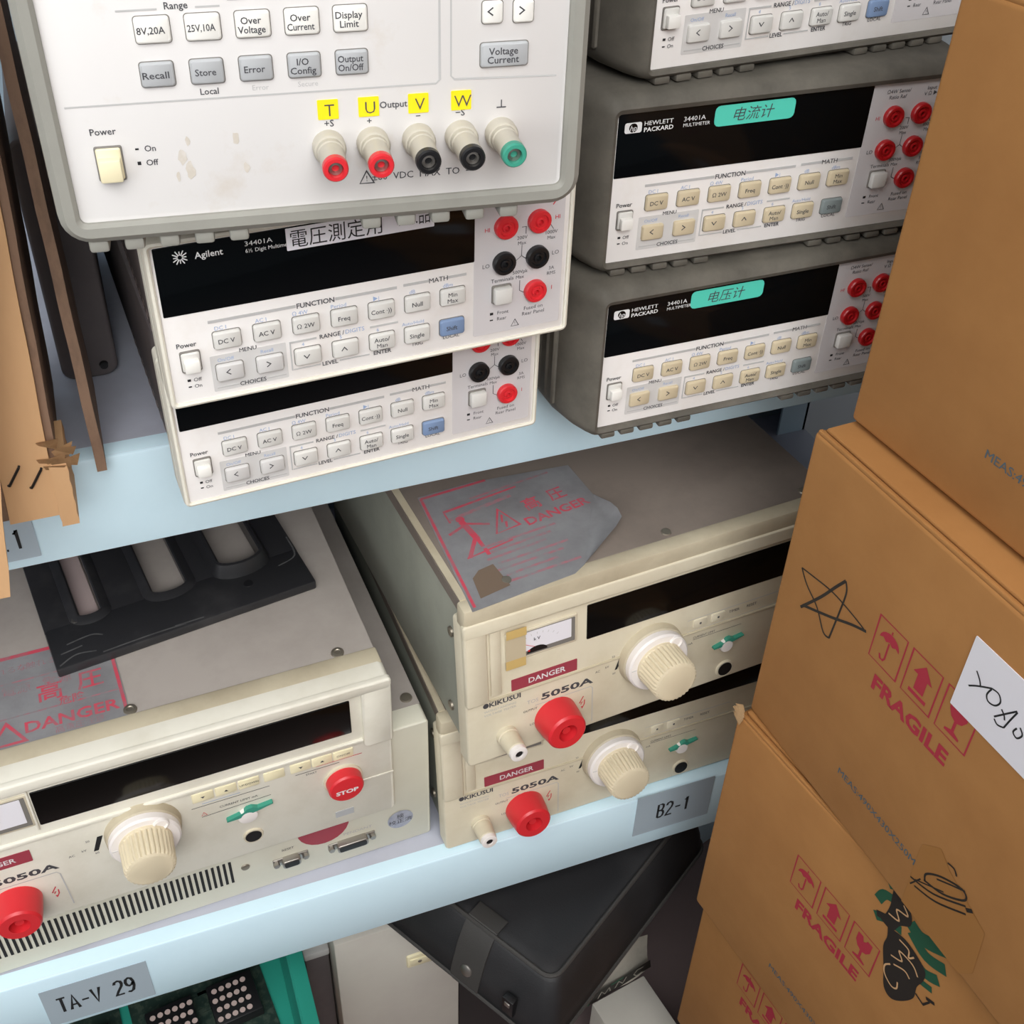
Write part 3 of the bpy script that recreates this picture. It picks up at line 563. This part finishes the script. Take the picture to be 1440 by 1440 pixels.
for x, g in ((-176.5, 'd'), (-159.5, 'u'), (-142.5, 'UP/DOWN'), (-123.5, ''), (-103.5, 'd'), (-87, 'u'), (-70.5, 'ON/OFF')):
    b = MB(); b.M = FR; b.plate(x - 7.8, x + 7.8, 137.6, 147, -.9, .2, M_keycream, .8, .4)
    if g in 'du' and g: s_ = -1 if g == 'd' else 1; b.poly([(x - 1.6, 142 - s_), (x + 1.6, 142 - s_), (x, 142 + s_)], M_ink, -1.05)
    elif g: b.text(g, x, 142, 2, M_ink, -1.05)
    b.build('push_button', tE, 'flat cream push button')
b = MB(); b.M = FR; b.lathe((-72.4, 0, 114), [(0, 15.5), (2, 15.5), (2.2, 14.2)], M_kcream, 36); b.lathe((-72.4, 0, 114), [(1, 14.2), (10, 13.8), (11.4, 12.6), (11.9, 9)], M_red, 36); b.text('STOP', -72.4, 112.5, 4, M_inkwhite, -12.05, bold=.04, sx=1.25); b.build('stop_button', tE, 'round red STOP button')
b = MB(); b.M = FR; b.plate(-81, -66, 68, 75, -.4, .1, M_keygrey, .3, 0); b.build('name_plate', tE, 'small grey plate')
b = MB(); b.poly([(-91 + 21.5 * math.cos(t * PI / 12), 54 - 22 * math.sin(t * PI / 12)) for t in range(13)], M_danger, -.5); b.build('red_sticker', tE, 'red half round sticker')
kv_meter(tE, -352, -289, 168, 197.5, FR); danger_strip(tE, -352, -297.5, 129, 141.5, FR)
knob(tE, -221.5, 127, FR); hv_terminal(tE, -317, 88, FR); slider(tE, -145.5, 111.5, FR, 1.05); jackhole(tE, -146, 79.5, FR)
for x in (-395, -35):
    for y in (40, 310): MB().lathe((x, y, .5), [(0, 9), (2.2, 8.6)], M_rubber, 18, (0, 0, -1)).build('foot', tE)
b = MB(); foil(b, [(-390, 22), (-211, 23), (-216, 112), (-390, 112)], 213.1); y = -.55
b.stroke([(-388, 110), (-218, 110)], 3.4, M_foilred, y); b.stroke([(-217.5, 108), (-213, 26)], 2.4, M_foilred, y); b.stroke([(-388, 84), (-217, 84)], 1.6, M_foilpale, y); b.stroke([(-388, 50), (-216, 51)], 1.4, M_foilpale, y)
b.text('DANGER', -249, 38, 9.5, M_foilred, y, wd=64, bold=.02); b.text('高', -262, 66, 13, M_foilred, y, bold=.012); b.text('圧', -234, 68, 13, M_foilred, y, bold=.012); b.text('危険', -248, 54, 6, M_foilred, y, bold=.01)
b.stroke([(-304, 27), (-281, 27), (-293, 46)], 3, M_foilred, y, True); b.text('高電圧注意', -245, 28.4, 4.6, M_foilpale, y)
for q in (-320, -290, -262): b.text('触れるな', q, 97, 5, M_foilpale, y); b.text('電源', q + 6, 76, 7, M_foilpale, y)
b.build('warning_foil', tE, 'silver foil with red danger print')

# ------------------------------------------------------------------ black slotted panel lying on the wide tester
bp = thing('slotted_panel', 'black plastic slotted panel lying on top of the wide cream tester', 'plastic panel', (149.9 - 254.5 * .99928 - 76 * .0379, 70.7 - 254.5 * .0379 + 76 * .99928, -215.7), .0379 + .12)
b = MB(); b.box(0, 200, 0, 44, 0, 8.5, M_blackpanel, 1.6)
xs = [(0, 26), (44, 82), (110, 136), (171, 200)]
for a, c in xs: b.box(a, c, 40, 230, .4, 8.4, M_blackpanel, 1)
b.box(28, 42, 46, 230, .2, 1.6, M_dot)
for x0, x1, hh in ((25, 45, 12), (81, 111, 11.5), (135, 172, 19)):
    m = (x0 + x1) / 2; r = (x1 - x0) / 2; P = [(x0 - 1, 228, 0)] + [(m - (r + 1) * math.cos(t * PI / 10), 46 - (r + 1) * .5 * math.sin(t * PI / 10), 0) for t in range(11)] + [(x1 + 1, 228, 0)]
    L = []
    for i, p in enumerate(P):
        a = P[max(0, i - 1)]; c = P[min(len(P) - 1, i + 1)]; d = Vector((c[0] - a[0], c[1] - a[1])).normalized(); nx, ny = -d.y * 3.0, d.x * 3.0
        L.append([(p[0] + nx, p[1] + ny, 4), (p[0] + nx, p[1] + ny, hh - .8), (p[0] + nx * .6, p[1] + ny * .6, hh), (p[0] - nx * .1, p[1] - ny * .1, hh - .4), (p[0] - nx * 1.6, p[1] - ny * 1.6, 8.8), (p[0] - nx * 1.8, p[1] - ny * 1.8, 4)])
    b.loops(L, M_blackpanel)
b.M = TOP(8.5); b.lathe((152, 0, 22), [(0, 4), (.1, 3.9), (.1, 3)], M_black, 16); b.lathe((24, 0, 44), [(0, 4), (1.6, 3.5), (1.6, 2)], M_bagtrim, 16)
b.M = TOP(8.55)
for p in ([(3, 3), (16, 9), (30, 6)], [(6, 14), (22, 16)], [(34, 2.5), (70, 3.2), (96, 2.2)], [(88, 3.4), (110, 2.6)], [(12, 22), (30, 24), (38, 20)], [(180, 30), (196, 36), (198, 60)]): b.stroke(sm(p), 1.3, M_scuff, -.05)
b.M = I4; b.build('panel', bp)

# ------------------------------------------------------------------ shelving rack
rk = thing('shelving_rack', 'pale blue steel shelving rack carrying the instruments, with grey place labels on its lips', 'shelf', (0, 0, FLOOR))
def board(y0, z, parent):
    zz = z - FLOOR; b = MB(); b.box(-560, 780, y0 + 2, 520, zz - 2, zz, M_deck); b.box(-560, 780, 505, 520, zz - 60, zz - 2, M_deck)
    d = b.build('shelf_board', parent)
    b = MB(); L = []
    for p in ((y0 + 26, zz - 70), (y0 + 26, zz - 72), (y0 + 2, zz - 72), (y0 + .6, zz - 71.4), (y0, zz - 70), (y0, zz - 2.4), (y0 + .8, zz - .7), (y0 + 2.6, zz + .3), (y0 + 14, zz + .3), (y0 + 14, zz - 1), (y0 + 3, zz - 1.2), (y0 + 1.6, zz - 3), (y0 + 1.6, zz - 70)): L.append(p)
    b.loops([[(-560, a, c) for a, c in L], [(780, a, c) for a, c in L]], M_lip); b.build('front_lip', d, 'pale blue folded front lip')
    return d
dm = board(104, ZM, rk); dl = board(43, ZL, rk)
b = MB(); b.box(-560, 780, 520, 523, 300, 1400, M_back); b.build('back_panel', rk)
for x in (-558, 740):
    for y in (106, 480):
        b = MB(); b.box(x, x + 38, y, y + 3, 0, 1400, M_lip); b.box(x if x < 0 else x + 35, x + 3 if x < 0 else x + 38, y, y + 38, 0, 1400, M_lip); b.build('upright', rk)
GL = {'T': [[(0, 10), (6, 10)], [(3, 10), (3, 0)]], 'A': [[(0, 0), (3, 10), (6, 0)], [(1, 3.2), (5, 3.2)]], '-': [[(.6, 4.6), (5.4, 4.6)]], 'V': [[(0, 10), (3, 0), (6, 10)]], ' ': [], '.': [[(2.4, .2), (3.6, .2)]],
 '2': [[(.3, 7.8), (1, 9.4), (3, 10), (5, 9.3), (5.6, 7.6), (5, 5.8), (2.2, 2.8), (.2, 0), (5.8, 0)]], '9': [[(.6, .6), (2.4, 0), (4.4, .8), (5.6, 3.6), (5.7, 7), (4.6, 9.4), (2.8, 10), (1, 9.2), (.3, 7.2), (.9, 5.2), (2.6, 4.3), (4.4, 4.9), (5.6, 6.6)]],
 'B': [[(.4, 0), (.4, 10), (3.6, 10), (5, 9.2), (5.2, 7.4), (4.4, 5.8), (3.2, 5.2), (.4, 5.2)], [(3.2, 5.2), (5, 4.4), (5.7, 2.8), (5, .8), (3.4, 0), (.4, 0)]], '1': [[(1.2, 8), (3.2, 10), (3.2, 0)]]}
def stroke_text(b, t, cx, cz, h, w, m, y):
    k = h / 10; kx = w / (len(t) * 8 - 2); x = cx - w / 2
    for ch in t:
        for p in GL[ch]: b.stroke([(x + a * kx, cz - h / 2 + c * k) for a, c in p], h * .115, m, y)
        x += 8 * kx
def lip_label(parent, x0, x1, y, z0, z1, t, h, lab, tx=None, wd=40):
    o = -FLOOR; b = MB(); b.plate(x0, x1, z0 + o, z1 + o, y - .5, y - .1, M_labelgrey, .6, 0); stroke_text(b, t, tx if tx is not None else (x0 + x1) / 2, (z0 + z1) / 2 + o, h, wd, M_inkblack, y - .65); b.build('place_label', parent, lab)
lip_label(dm, -140, -90.5, 104, -73, -40, 'B1.1', 15, 'grey place label with black digits', -112, 27)
lip_label(dl, -176, -95, 43, -498, -447, 'TA-V 29', 20, 'grey place label reading TA-V 29', -137, 58)
lip_label(dl, 331, 407, 43, -484, -429, 'B2-1', 18.5, 'grey place label reading B2-1', 369, 32)

# ------------------------------------------------------------------ brown cartons on the right
def icons(b, x, z, m, y, w=23.5, h=32.5, step=28.3, lw=.9):
    # umbrella
    b.rectline(x, x + w, z, z + h, lw, m, y); cx = x + w * .5; t = z + h * .82
    b.poly([(cx + 8.2 * math.cos(a * PI / 10), z + h * .58 + 7.5 * math.sin(a * PI / 10)) for a in range(11)] + [(cx - 5.4, z + h * .63), (cx - 2.7, z + h * .58), (cx, z + h * .63), (cx + 2.7, z + h * .58), (cx + 5.4, z + h * .63)], m, y)
    b.stroke([(cx, z + h * .6), (cx, z + h * .22), (cx - 1.2, z + h * .15), (cx - 3.4, z + h * .15), (cx - 4.6, z + h * .24)], 1.3, m, y); b.stroke([(cx, t), (cx, t + 2.2)], 1, m, y)
    # arrow
    x += step; b.rectline(x, x + w, z, z + h, lw, m, y); cx = x + w * .5
    b.poly([(cx, z + h * .88), (cx + 7.5, z + h * .6), (cx + 3.8, z + h * .6), (cx + 3.8, z + h * .26), (cx - 3.8, z + h * .26), (cx - 3.8, z + h * .6), (cx - 7.5, z + h * .6)], m, y); b.box(cx - 7, cx + 7, y, y + .1, z + h * .12, z + h * .2, m)
    # goblet
    x += step; b.rectline(x, x + w, z, z + h, lw, m, y); cx = x + w * .5
    b.poly([(cx - 6.5, z + h * .88), (cx - 2, z + h * .88), (cx - .6, z + h * .74), (cx + 1.2, z + h * .8), (cx + 2.2, z + h * .88), (cx + 6.5, z + h * .88), (cx + 6.5, z + h * .62), (cx + 4, z + h * .48), (cx + 1, z + h * .43), (cx + 1, z + h * .22), (cx + 5.5, z + h * .16), (cx + 5.5, z + h * .11), (cx - 5.5, z + h * .11), (cx - 5.5, z + h * .16), (cx - 1, z + h * .22), (cx - 1, z + h * .43), (cx - 4, z + h * .48), (cx - 6.5, z + h * .62)], m, y)
def carton(pose, rz, H, label, prints):
    t = thing('carton', label, 'cardboard box', pose, rz, 'brown cartons stacked on the right')
    b = MB(); b.box(0, 490, 0, 430, 0, H - 3, M_card, 3.2, 3)
    for q in prints: q(b)
    b.build('body', t)
    b = MB(); b.box(4, 487, 5, 213, H - 3.4, H, M_card, 1.2); b.box(2, 488, .8, 4.2, H - 4.2, H - 1.2, M_card, 1); b.build('flap', t)
    b = MB(); b.box(4, 487, 217, 426, H - 3.4, H, M_card, 1.2); b.build('flap', t)
    b = MB(); b.box(6, 484, 185, 245, H - .2, H + .05, M_packtape); b.build('packing_tape', t)
    return t
yk = -.2
def p_icons(x, z, m=M_stamp): return lambda b: icons(b, x, z, m, yk)
def p_frag(x, z, w=63, m=M_stamp): return lambda b: b.text('FRAGILE', x, z, 10.6, m, yk, 'l', wd=w, bold=.035)
def p_meas(x, z, w=79): return lambda b: b.text('MEAS:490X430X250MM', x, z, 5.2, M_stampblue, yk, 'l', wd=w, bold=.012)
def p_star(b):
    b.stroke(sm([(17.4, 152), (28, 154), (47, 157), (66, 156), (79.5, 154)]), 1.1, M_marker, yk); b.stroke(sm([(79.8, 154.3), (68, 149), (50, 139), (26, 127)]), 2, M_marker, yk)
    b.stroke(sm([(24.5, 124), (39, 146), (48, 162), (54.6, 173)]), 2, M_marker, yk); b.stroke(sm([(54.6, 173), (57.4, 166), (56.5, 150), (54, 124)]), 1.4, M_marker, yk); b.stroke(sm([(54, 124), (48, 124), (38, 136), (25, 144), (17.4, 152)]), 1.3, M_marker, yk)
k1 = carton((381.3, -38.2, 19.1), R_(-85.9), 247, 'topmost brown carton of the stack at the right edge of the photo', [p_icons(128, 118), p_frag(136, 98), p_meas(94.5, 39.6)])
k2 = carton((360.6, -34.9, -233.9), R_(-86.93), 250, 'brown carton with a hand-drawn star and white paper label, second from the top', [p_icons(86.3, 142), p_frag(95, 128), p_meas(91.5, 39.5), p_star])
k3 = carton((352.9, -33.3, -480.2), R_(-81.85), 245, 'brown carton with green and black marker scribble, third from the top', [p_icons(84, 145.5), p_frag(94, 132.5), p_meas(88.5, 38)])
k4 = carton((352.9 + 18, -33.3 + 10, -716), R_(-82.5), 234, 'bottom brown carton of the stack, mostly hidden in the lower right corner', [p_icons(58, 166), p_frag(66, 152), p_meas(60, 40)])
k5 = carton((424, -20, -950), R_(-84), 233, 'brown carton on the floor under the whole stack of cartons', []);
b = MB()
for i in range(7):
    a = random.random(); z = 236 + i * 1.8; b.add([(-4 - 3 * a, 1, z), (5, -1.2, z - 2), (7 + 2 * a, -.8 - a, z + 5), (0, 4, z + 7 * a)], [(0, 1, 2), (0, 2, 3), (0, 3, 1), (1, 3, 2)], M_cardedge)
b.build('torn_corner', k3, 'torn ragged corner')
b = MB(); b.plate(147.4, 226, 164.6, 216, -.6, -.1, M_paper, .5, 0); w = 1.0
for p in ([(153.8, 185), (159, 190), (166.5, 196)], [(155, 197.5), (158.5, 194), (160.5, 190.5)], [(166.5, 196), (171, 196.6), (173.6, 193), (171.6, 188.4), (167.4, 187), (165.2, 190), (166.5, 195.5)], [(173.5, 182), (178.5, 189.5), (183.6, 197)], [(175.6, 190), (178.2, 188), (179.4, 185.6)], [(184, 196.6), (182.2, 189), (180.6, 181.2)], [(180.6, 181.2), (176.8, 179.4), (174, 181)], [(187, 188), (186, 184), (189, 182.6), (191, 187), (188.4, 190)], [(195, 184), (199, 192), (203, 199)], [(197, 196), (206, 186)]): b.stroke(sm(p), w, M_inkblack, -.75)
b.build('paper_label', k2, 'white paper label with handwriting')
b = MB(); b.poly([(164, 58), (176, 70), (186, 62), (219, 49), (223, 14), (216, 2), (166, 2)], M_packtape, -.3); b.build('tape_patch', k2, 'darker brown tape patch')
b = MB(); y = -.45
for x, s_ in ((186, 40), ): pass
for p, w in (([(165.5, 27), (183, 34.5), (203, 52)], 1.3), ([(170, 24), (186, 31), (205, 47)], 1.3), ([(174, 36), (188, 42), (201, 55), (197, 60), (183, 52), (174, 42), (175, 36)], 1.4), ([(181, 47), (191, 55), (199, 61)], 1.1), ([(183, 66), (188, 67), (191, 64)], 1.2), ([(204, 50), (207.5, 54)], 2.6), ([(167, 22), (172, 34)], 1), ([(169, 29), (188, 44)], .9)): b.stroke(sm(p), w, M_marker, y)
b.build('handwriting', k2, 'black marker handwriting')
b = MB(); y = -.3
for p, w in (([(153, 243), (157, 239)], 6), ([(150, 218), (153, 228), (161, 232)], 7), ([(152, 203), (160, 210), (172, 214)], 7), ([(175, 228), (186, 226), (200, 236)], 11), ([(178, 222), (192, 216), (206, 222)], 9), ([(186, 204), (196, 202), (205, 208)], 8), ([(184, 190), (193, 191), (204, 195)], 5)): b.stroke(sm(p), w, M_markergreen, y)
y = -.42
b.poly(sm([(158, 242), (164, 243), (173, 236), (176, 226), (170, 217), (167, 207), (161, 205), (155, 207), (158, 213), (159, 224), (158, 232), (157, 240)]), M_marker, y)
b.poly(sm([(163, 206), (176, 211), (189, 208), (196, 203), (197, 194), (195, 184), (196, 172), (190, 158), (183, 150), (176, 153), (171, 168), (165, 186), (165, 197), (163, 205)]), M_marker, y)
b.stroke([(160, 213), (153, 208), (155, 205)], 3, M_marker, y); b.stroke([(196, 178), (203, 176), (206, 184)], 1.4, M_marker, y); b.stroke([(203, 184), (209, 187)], 2.6, M_marker, y)
y = -.52
for p in ([(160, 217), (168, 220), (164, 227), (172, 231), (167, 236)], [(173, 206), (181, 206), (183, 200), (186, 205)], [(172, 186), (180, 191), (176, 197), (187, 198), (193, 193)], [(174, 178), (171, 172), (173, 165), (180, 161), (184, 164), (183, 170)], [(176, 181), (184, 186), (189, 184)]): b.stroke(sm(p), 1.2, M_cardlight, y)
b.build('marker_scribble', k3, 'black and green marker scribble')

# ------------------------------------------------------------------ flattened cardboard on the left of the middle shelf
fc = thing('folded_carton', 'tan flattened carton with two staples, standing on the left of the middle shelf', 'cardboard', (-64.5, 57, -8), 0)
def slab(b, x0, x1, y0, y1, z0, z1, lean, m, wav=0.0, n=14):
    L = []
    for i in range(n + 1):
        z = z0 + (z1 - z0) * i / n; o = lean * (z - z0) + wav * math.sin(i * 1.7); L.append([(x0 + o, y0 + wav * .5 * math.sin(i * 2.3), z), (x1 + o, y0, z), (x1 + o, y1, z), (x0 + o, y1, z)])
    b.loops(L, m)
lean = .06
b = MB(); slab(b, -31, -4.5, -1, 132, 0, 300, lean, M_cardlight, .2); slab(b, -36, -31.5, 3, 132, 0, 300, lean, M_carddark, .15); b.build('folded_layers', fc)
b = MB(); slab(b, -4, 0, 4, 130, 6, 296, lean, M_carddark, .25); b.build('outer_sheet', fc, 'brown outer sheet')
b = MB()
for i in range(9):
    a = random.random(); z = 44 + random.uniform(-9, 9); x = lean * z - 6 + i * 1.4
    b.add([(x - 5, -2.5 - a * 2, z), (x + 7, -3 - 3 * a, z + random.uniform(-2, 5)), (x + 4, -1, z - 5 - 4 * a), (x - 4, -1.4, z - 4)], [(0, 1, 2), (0, 2, 3), (0, 3, 2, 1)], M_cardedge)
b.build('torn_tuft', fc, 'ragged torn tuft')
b = MB(); slab(b, -4.4, 5, -3, 40, -7, 36, .03, M_cardlight, .3); b.build('lower_tab', fc)
for x, z in ((-22, 34), (-11, 30)):
    b = MB(); o = lean * z; b.tube([(x + o - 6, -1, z - 7.5), (x + o - 5.4, -2.4, z - 7), (x + o + 1.6, -2.4, z + 3.6), (x + o + 2, -1, z + 4)], .8, M_black, 6); b.build('staple', fc, 'dark staple')
b = MB(); b.M = Matrix.Translation((-36.5, -38, -20)); slab(b, -46, 0, 0, 4, 0, 316, .16, M_cardlight, .4, 18); b.build('side_flap', fc, 'pale tan side flap hanging lowest')
sh = thing('cardboard_sheet', 'thin brown cardboard sheet seen edge on, standing left of the cream multimeters', 'cardboard', (-43, 90, ZM + .6), 0)
b = MB(); slab(b, -2.5, 3.2, 0, 96, 0, 330, .006, M_carddark, .18, 20); b.build('sheet', sh)
dc = thing('instrument_case', 'dark grey instrument case with rounded corners standing behind the brown cardboard sheet', 'case', (-58, 196, ZM + .4), 0)
b = MB(); b.plate(0, 36, 0, 165, 0, 190, M_case, 9, 2, 5); b.build('case_shell', dc)
b = MB(); b.lathe((27, 0, 9), [(0, 3), (2, 2.6)], M_black, 14); b.build('foot_screw', dc)

# ------------------------------------------------------------------ things under the lower shelf
tw = thing('equipment_case', 'white metal equipment case standing on the floor under the lower shelf', 'equipment case', (60, 100, FLOOR), 0)
b = MB(); b.box(0, 126, 0, 300, 6, 340, M_tower, 2.5); b.disc(80, 262, 1.2, M_black, -.1, 10); b.build('shell', tw)
b = MB(); b.plate(70, 96, 262, 282, -2.5, .2, M_keycream, 2, .8); b.box(73, 93, -4, -2, 268, 277, M_keycream, .8); b.lathe((83, -4, 272), [(0, 2.2), (.6, 1.6)], M_screw, 12); b.build('latch', tw, 'cream latch')
for x in (12, 114):
    for y in (20, 280): MB().lathe((x, y, 6.5), [(0, 9), (6.5, 8)], M_rubber, 14, (0, 0, -1)).build('foot', tw)
be = thing('equipment_case', 'black equipment case on the floor beside the white one, under the bag', 'equipment case', (187, 105, FLOOR), 0)
b = MB(); b.box(0, 128, 0, 280, 6, 340, M_black, 3); b.build('shell', be)
for x in (12, 114):
    for y in (20, 260): MB().lathe((x, y, 6.5), [(0, 9), (6.5, 8)], M_rubber, 14, (0, 0, -1)).build('foot', be)
gb = thing('storage_box', 'small grey box between the teal bin and the white equipment case', 'box', (34, 128, FLOOR), 0)
b = MB(); b.box(0, 24, 0, 160, 0, 286, M_case, 2); b.build('shell', gb)
b = MB(); b.box(-1, 25, -1, 161, 280, 290, M_greypatch, 2); b.build('lid', gb)

bag = thing('equipment_bag', 'black fabric equipment bag with a grey snap strap, lying under the lower shelf', 'bag', (214, -59, -609.5), R_(31.2))
b = MB(); b.M = TOP(0); Q = lambda x0, x1, y0, y1, r, h: rr(x0, x1, y0, y1, r, -h, 5)
b.loops([Q(4, 268, 4, 226, 14, 0), Q(0, 272, 0, 230, 16, 6), Q(5, 270, 3, 230, 16, 26), Q(14, 266, 9, 226, 16, 50), Q(21, 262, 14, 222, 14, 64), Q(25, 258, 18, 218, 12, 68), Q(38, 244, 32, 204, 16, 66.5), Q(80, 200, 70, 160, 20, 69)], M_bag)
b.build('body', bag, ang=60)
b = MB()
P = [(p[0], p[2], 68.5) for p in rr(24, 259, 17, 219, 13, 0, 5)]; b.tube(P + [P[0]], 2.2, M_bagtrim)
P = [(p[0], p[2], 5) for p in rr(-.5, 272.5, -.5, 230.5, 16, 0, 5)]; b.tube(P + [P[0]], 2.0, M_bagtrim)
for k in range(1, 6):
    pass
b.build('piping', bag, 'dark grey piping')
b = MB(); L = []
for x, z in ((40, 70.5), (26, 71), (18.5, 64), (9.5, 46), (2.5, 24), (-1.2, 8), (-1.6, 2)):
    w_ = 3 if z < 5 else 0; L.append([(x, 80 + w_, z), (x, 112 - w_, z), (x + 2.4, 112 - w_, z - 1), (x + 2.4, 80 + w_, z - 1)])
b.loops(L, M_bagtrim); st = b.build('strap', bag, 'dark grey snap strap')
b = MB(); b.lathe((3, 96, 24), [(0, 6.4), (1.4, 6), (2.4, 4)], M_metal, 20, (-.94, 0, .34)); b.build('snap', st, 'silver snap')
b = MB(); b.box(-1.5, 6, 40, 52, 14, 38, M_black, 1); b.box(-2.5, 0, 43, 49, 28, 34, M_metal, 1); b.build('buckle', bag, 'small black buckle')

wc = thing('carton', 'small white carton with a marker strip on clear film, below the bag corner', 'cardboard box', (322, 55, FLOOR), R_(9))
b = MB(); b.M = Matrix.Translation((0, -150, 0)); b.box(0, 68, 0, 150, 0, 150, M_tower, 1.5); b.build('body', wc)
b = MB(); n = 12; V = []; F = []
for i in range(n):
    for j in range(6):
        a, c = i / (n - 1), j / 5; V.append((-10 + 88 * a, 3 + c * 14 + 2.5 * math.sin(7 * a + 3 * c), 150 + c * (34 + 20 * a) + 3.5 * math.sin(11 * a) * c))
for i in range(n - 1):
    for j in range(5): F.append((i * 6 + j, (i + 1) * 6 + j, (i + 1) * 6 + j + 1, i * 6 + j + 1))
b.add(V, F, M_clear); b.build('film_flap', wc, 'crumpled clear film')
b = MB(); b.stroke([(-12, 154), (12, 157), (40, 160), (76, 166)], 17, M_marker, 1.2); b.stroke([(-16, 153), (-4, 155)], 17, M_markergreen, 1.1); b.stroke([(24, 166), (40, 168)], 3, M_markergreen, 1.0)
for p in ([(8, 151), (12, 162), (17, 154), (22, 163), (24, 154)], [(30, 154), (34, 165), (40, 156), (44, 166)], [(66, 168), (58, 168), (54, 162), (58, 156), (66, 158)]): b.stroke(p, 1.3, M_clear, .9)
b.build('marker_strip', wc, 'black and green marker strip')
cr = thing('storage_box', 'pale blue box on the floor far behind the carton stack', 'box', (558, 262, FLOOR), .3)
b = MB(); b.box(0, 150, 0, 120, 0, 60, M_lip, 3); b.build('shell', cr)
b = MB(); b.box(-1.5, 151.5, -1.5, 121.5, 60, 68, M_lip, 2); b.build('lid', cr)

hb = thing('carton', 'closed brown carton on the floor carrying the teal bin', 'cardboard box', (-330, 0, FLOOR), 0)
b = MB(); b.box(0, 345, 0, 280, 0, 255, M_card, 2); b.build('body', hb)
b = MB(); b.box(0, 345, 112, 168, 254.8, 255.2, M_packtape); b.build('packing_tape', hb)
bn = thing('storage_bin', 'teal plastic bin of old circuit boards under the left end of the lower shelf', 'bin', (-330, -20, -694.5), 0)
b = MB(); b.M = TOP(0); Q = lambda i, h, r=14: rr(i, 360 - i, i, 300 - i, r, -h, 4)
b.loops([Q(14, 0), Q(4, 84), Q(0, 85), Q(0, 95, 15), Q(3, 96, 14), Q(13, 96, 10), Q(15, 94, 10), Q(20, 42, 8)], M_bin); b.build('shell', bn)
def pcb(x, y, z, rz, label, rx=0.0):
    t = thing('circuit_board', label, 'circuit board', (x, y, z), rz, 'circuit boards in the teal bin'); t.rotation_euler = (rx, 0, rz)
    b = MB(); b.box(-62, 62, -60, 70, 0, 2, M_pcb)
    for i in range(26): b.box(-58 + random.random() * 100, -54 + random.random() * 104 + 4, *(lambda q: (q, q + 4))(-56 + random.random() * 120), 1.9, 3.4, M_pcb)
    b.build('board', t)
    for cx, n1, n2 in ((-28, 6, 4), (30, 5, 4)):
        b = MB(); b.box(cx - 22, cx + 22, -20, 22, 2, 15, M_black, 1.5); b.M = TOP(15.2)
        for i in range(n1):
            for j in range(n2): b.disc(cx - 17 + i * 6.9 + (j % 2) * 1.6, -14 + j * 9.4, 2.7, M_pin, 0, 10)
        b.build('connector', t, 'black connector with pale contacts')
    b = MB(); b.box(-62, 62, -61.5, -59.5, -.5, 9, M_metal, .4); b.build('edge_rail', t, 'bright metal rail')
pcb(-68, 92, -652, .12, 'dark circuit board nearest the right wall of the teal bin')
pcb(-201, 84, -652, .1, 'dark circuit board left of the other one in the teal bin')

# ------------------------------------------------------------------ room, light, camera
def struct(name, mb): o = mb.build(name); o['kind'] = 'structure'; o.location = (0, 0, 0); return o
b = MB(); b.box(-2600, 2600, -2600, 1000, -20, 0, M_floor); struct('floor', b)
b = MB(); b.box(-2600, 2600, 1000, 1060, 0, 2700, M_wall); struct('wall_back', b)

def area(name, loc, tgt, sx, sy, e, c=(1, 1, 1), spread=180):
    l = bpy.data.lights.new(name, 'AREA'); l.shape = 'RECTANGLE'; l.size = sx; l.size_y = sy; l.energy = e; l.color = c; l.spread = R_(spread)
    o = bpy.data.objects.new(name, l); col.objects.link(o); o.location = W(*loc)
    d = Vector(W(*tgt)) - Vector(o.location); o.rotation_euler = d.to_track_quat('-Z', 'Y').to_euler(); return o
area('ceiling_lamp', (-420, -1650, 1050), (-130, 20, -110), 2.0, .7, 4.3, (1, .995, .985), 58)
area('ceiling_lamp', (-250, -700, 1150), (0, 0, 0), 1.2, .5, 11, (1, .995, .985))
area('ceiling_lamp', (300, -1300, 1150), (100, 0, 0), 1.4, .5, 5, (1, .995, .985))
area('side_fill_light', (-1300, -700, 500), (0, 0, 0), .8, .8, 7, (.97, .99, 1))  # added fill light from the left, no window stands there
w = bpy.data.worlds.new('room_light'); w.use_nodes = True; w.node_tree.nodes['Background'].inputs['Color'].default_value = (.92, .94, 1, 1); w.node_tree.nodes['Background'].inputs['Strength'].default_value = .11
scn.world = w
cam = bpy.data.cameras.new('camera'); co = bpy.data.objects.new('camera', cam); col.objects.link(co); scn.camera = co
cam.sensor_width = 36; cam.sensor_fit = 'HORIZONTAL'; cam.lens = 1589.5 / 1440 * 36; cam.shift_x = 74.18 / 1440; cam.shift_y = -66.9 / 1440; cam.clip_start = .01
ya, pi_, ro = R_(19.02), R_(37.38), R_(0.12)
F_ = Vector((math.sin(ya) * math.cos(pi_), math.cos(ya) * math.cos(pi_), -math.sin(pi_))); Rr = Vector((math.cos(ya), -math.sin(ya), 0)); Up = Rr.cross(F_)
R2 = Rr * math.cos(ro) + Up * math.sin(ro); U2 = -Rr * math.sin(ro) + Up * math.cos(ro)
co.matrix_world = Matrix(((R2.x, U2.x, -F_.x, W(-15.26, 0, 0)[0]), (R2.y, U2.y, -F_.y, -480.47 * S), (R2.z, U2.z, -F_.z, (402.6 - FLOOR) * S), (0, 0, 0, 1)))
scn.view_settings.view_transform = 'Standard'; scn.view_settings.look = 'None'; scn.view_settings.exposure = 0.0; scn.view_settings.gamma = 1.0
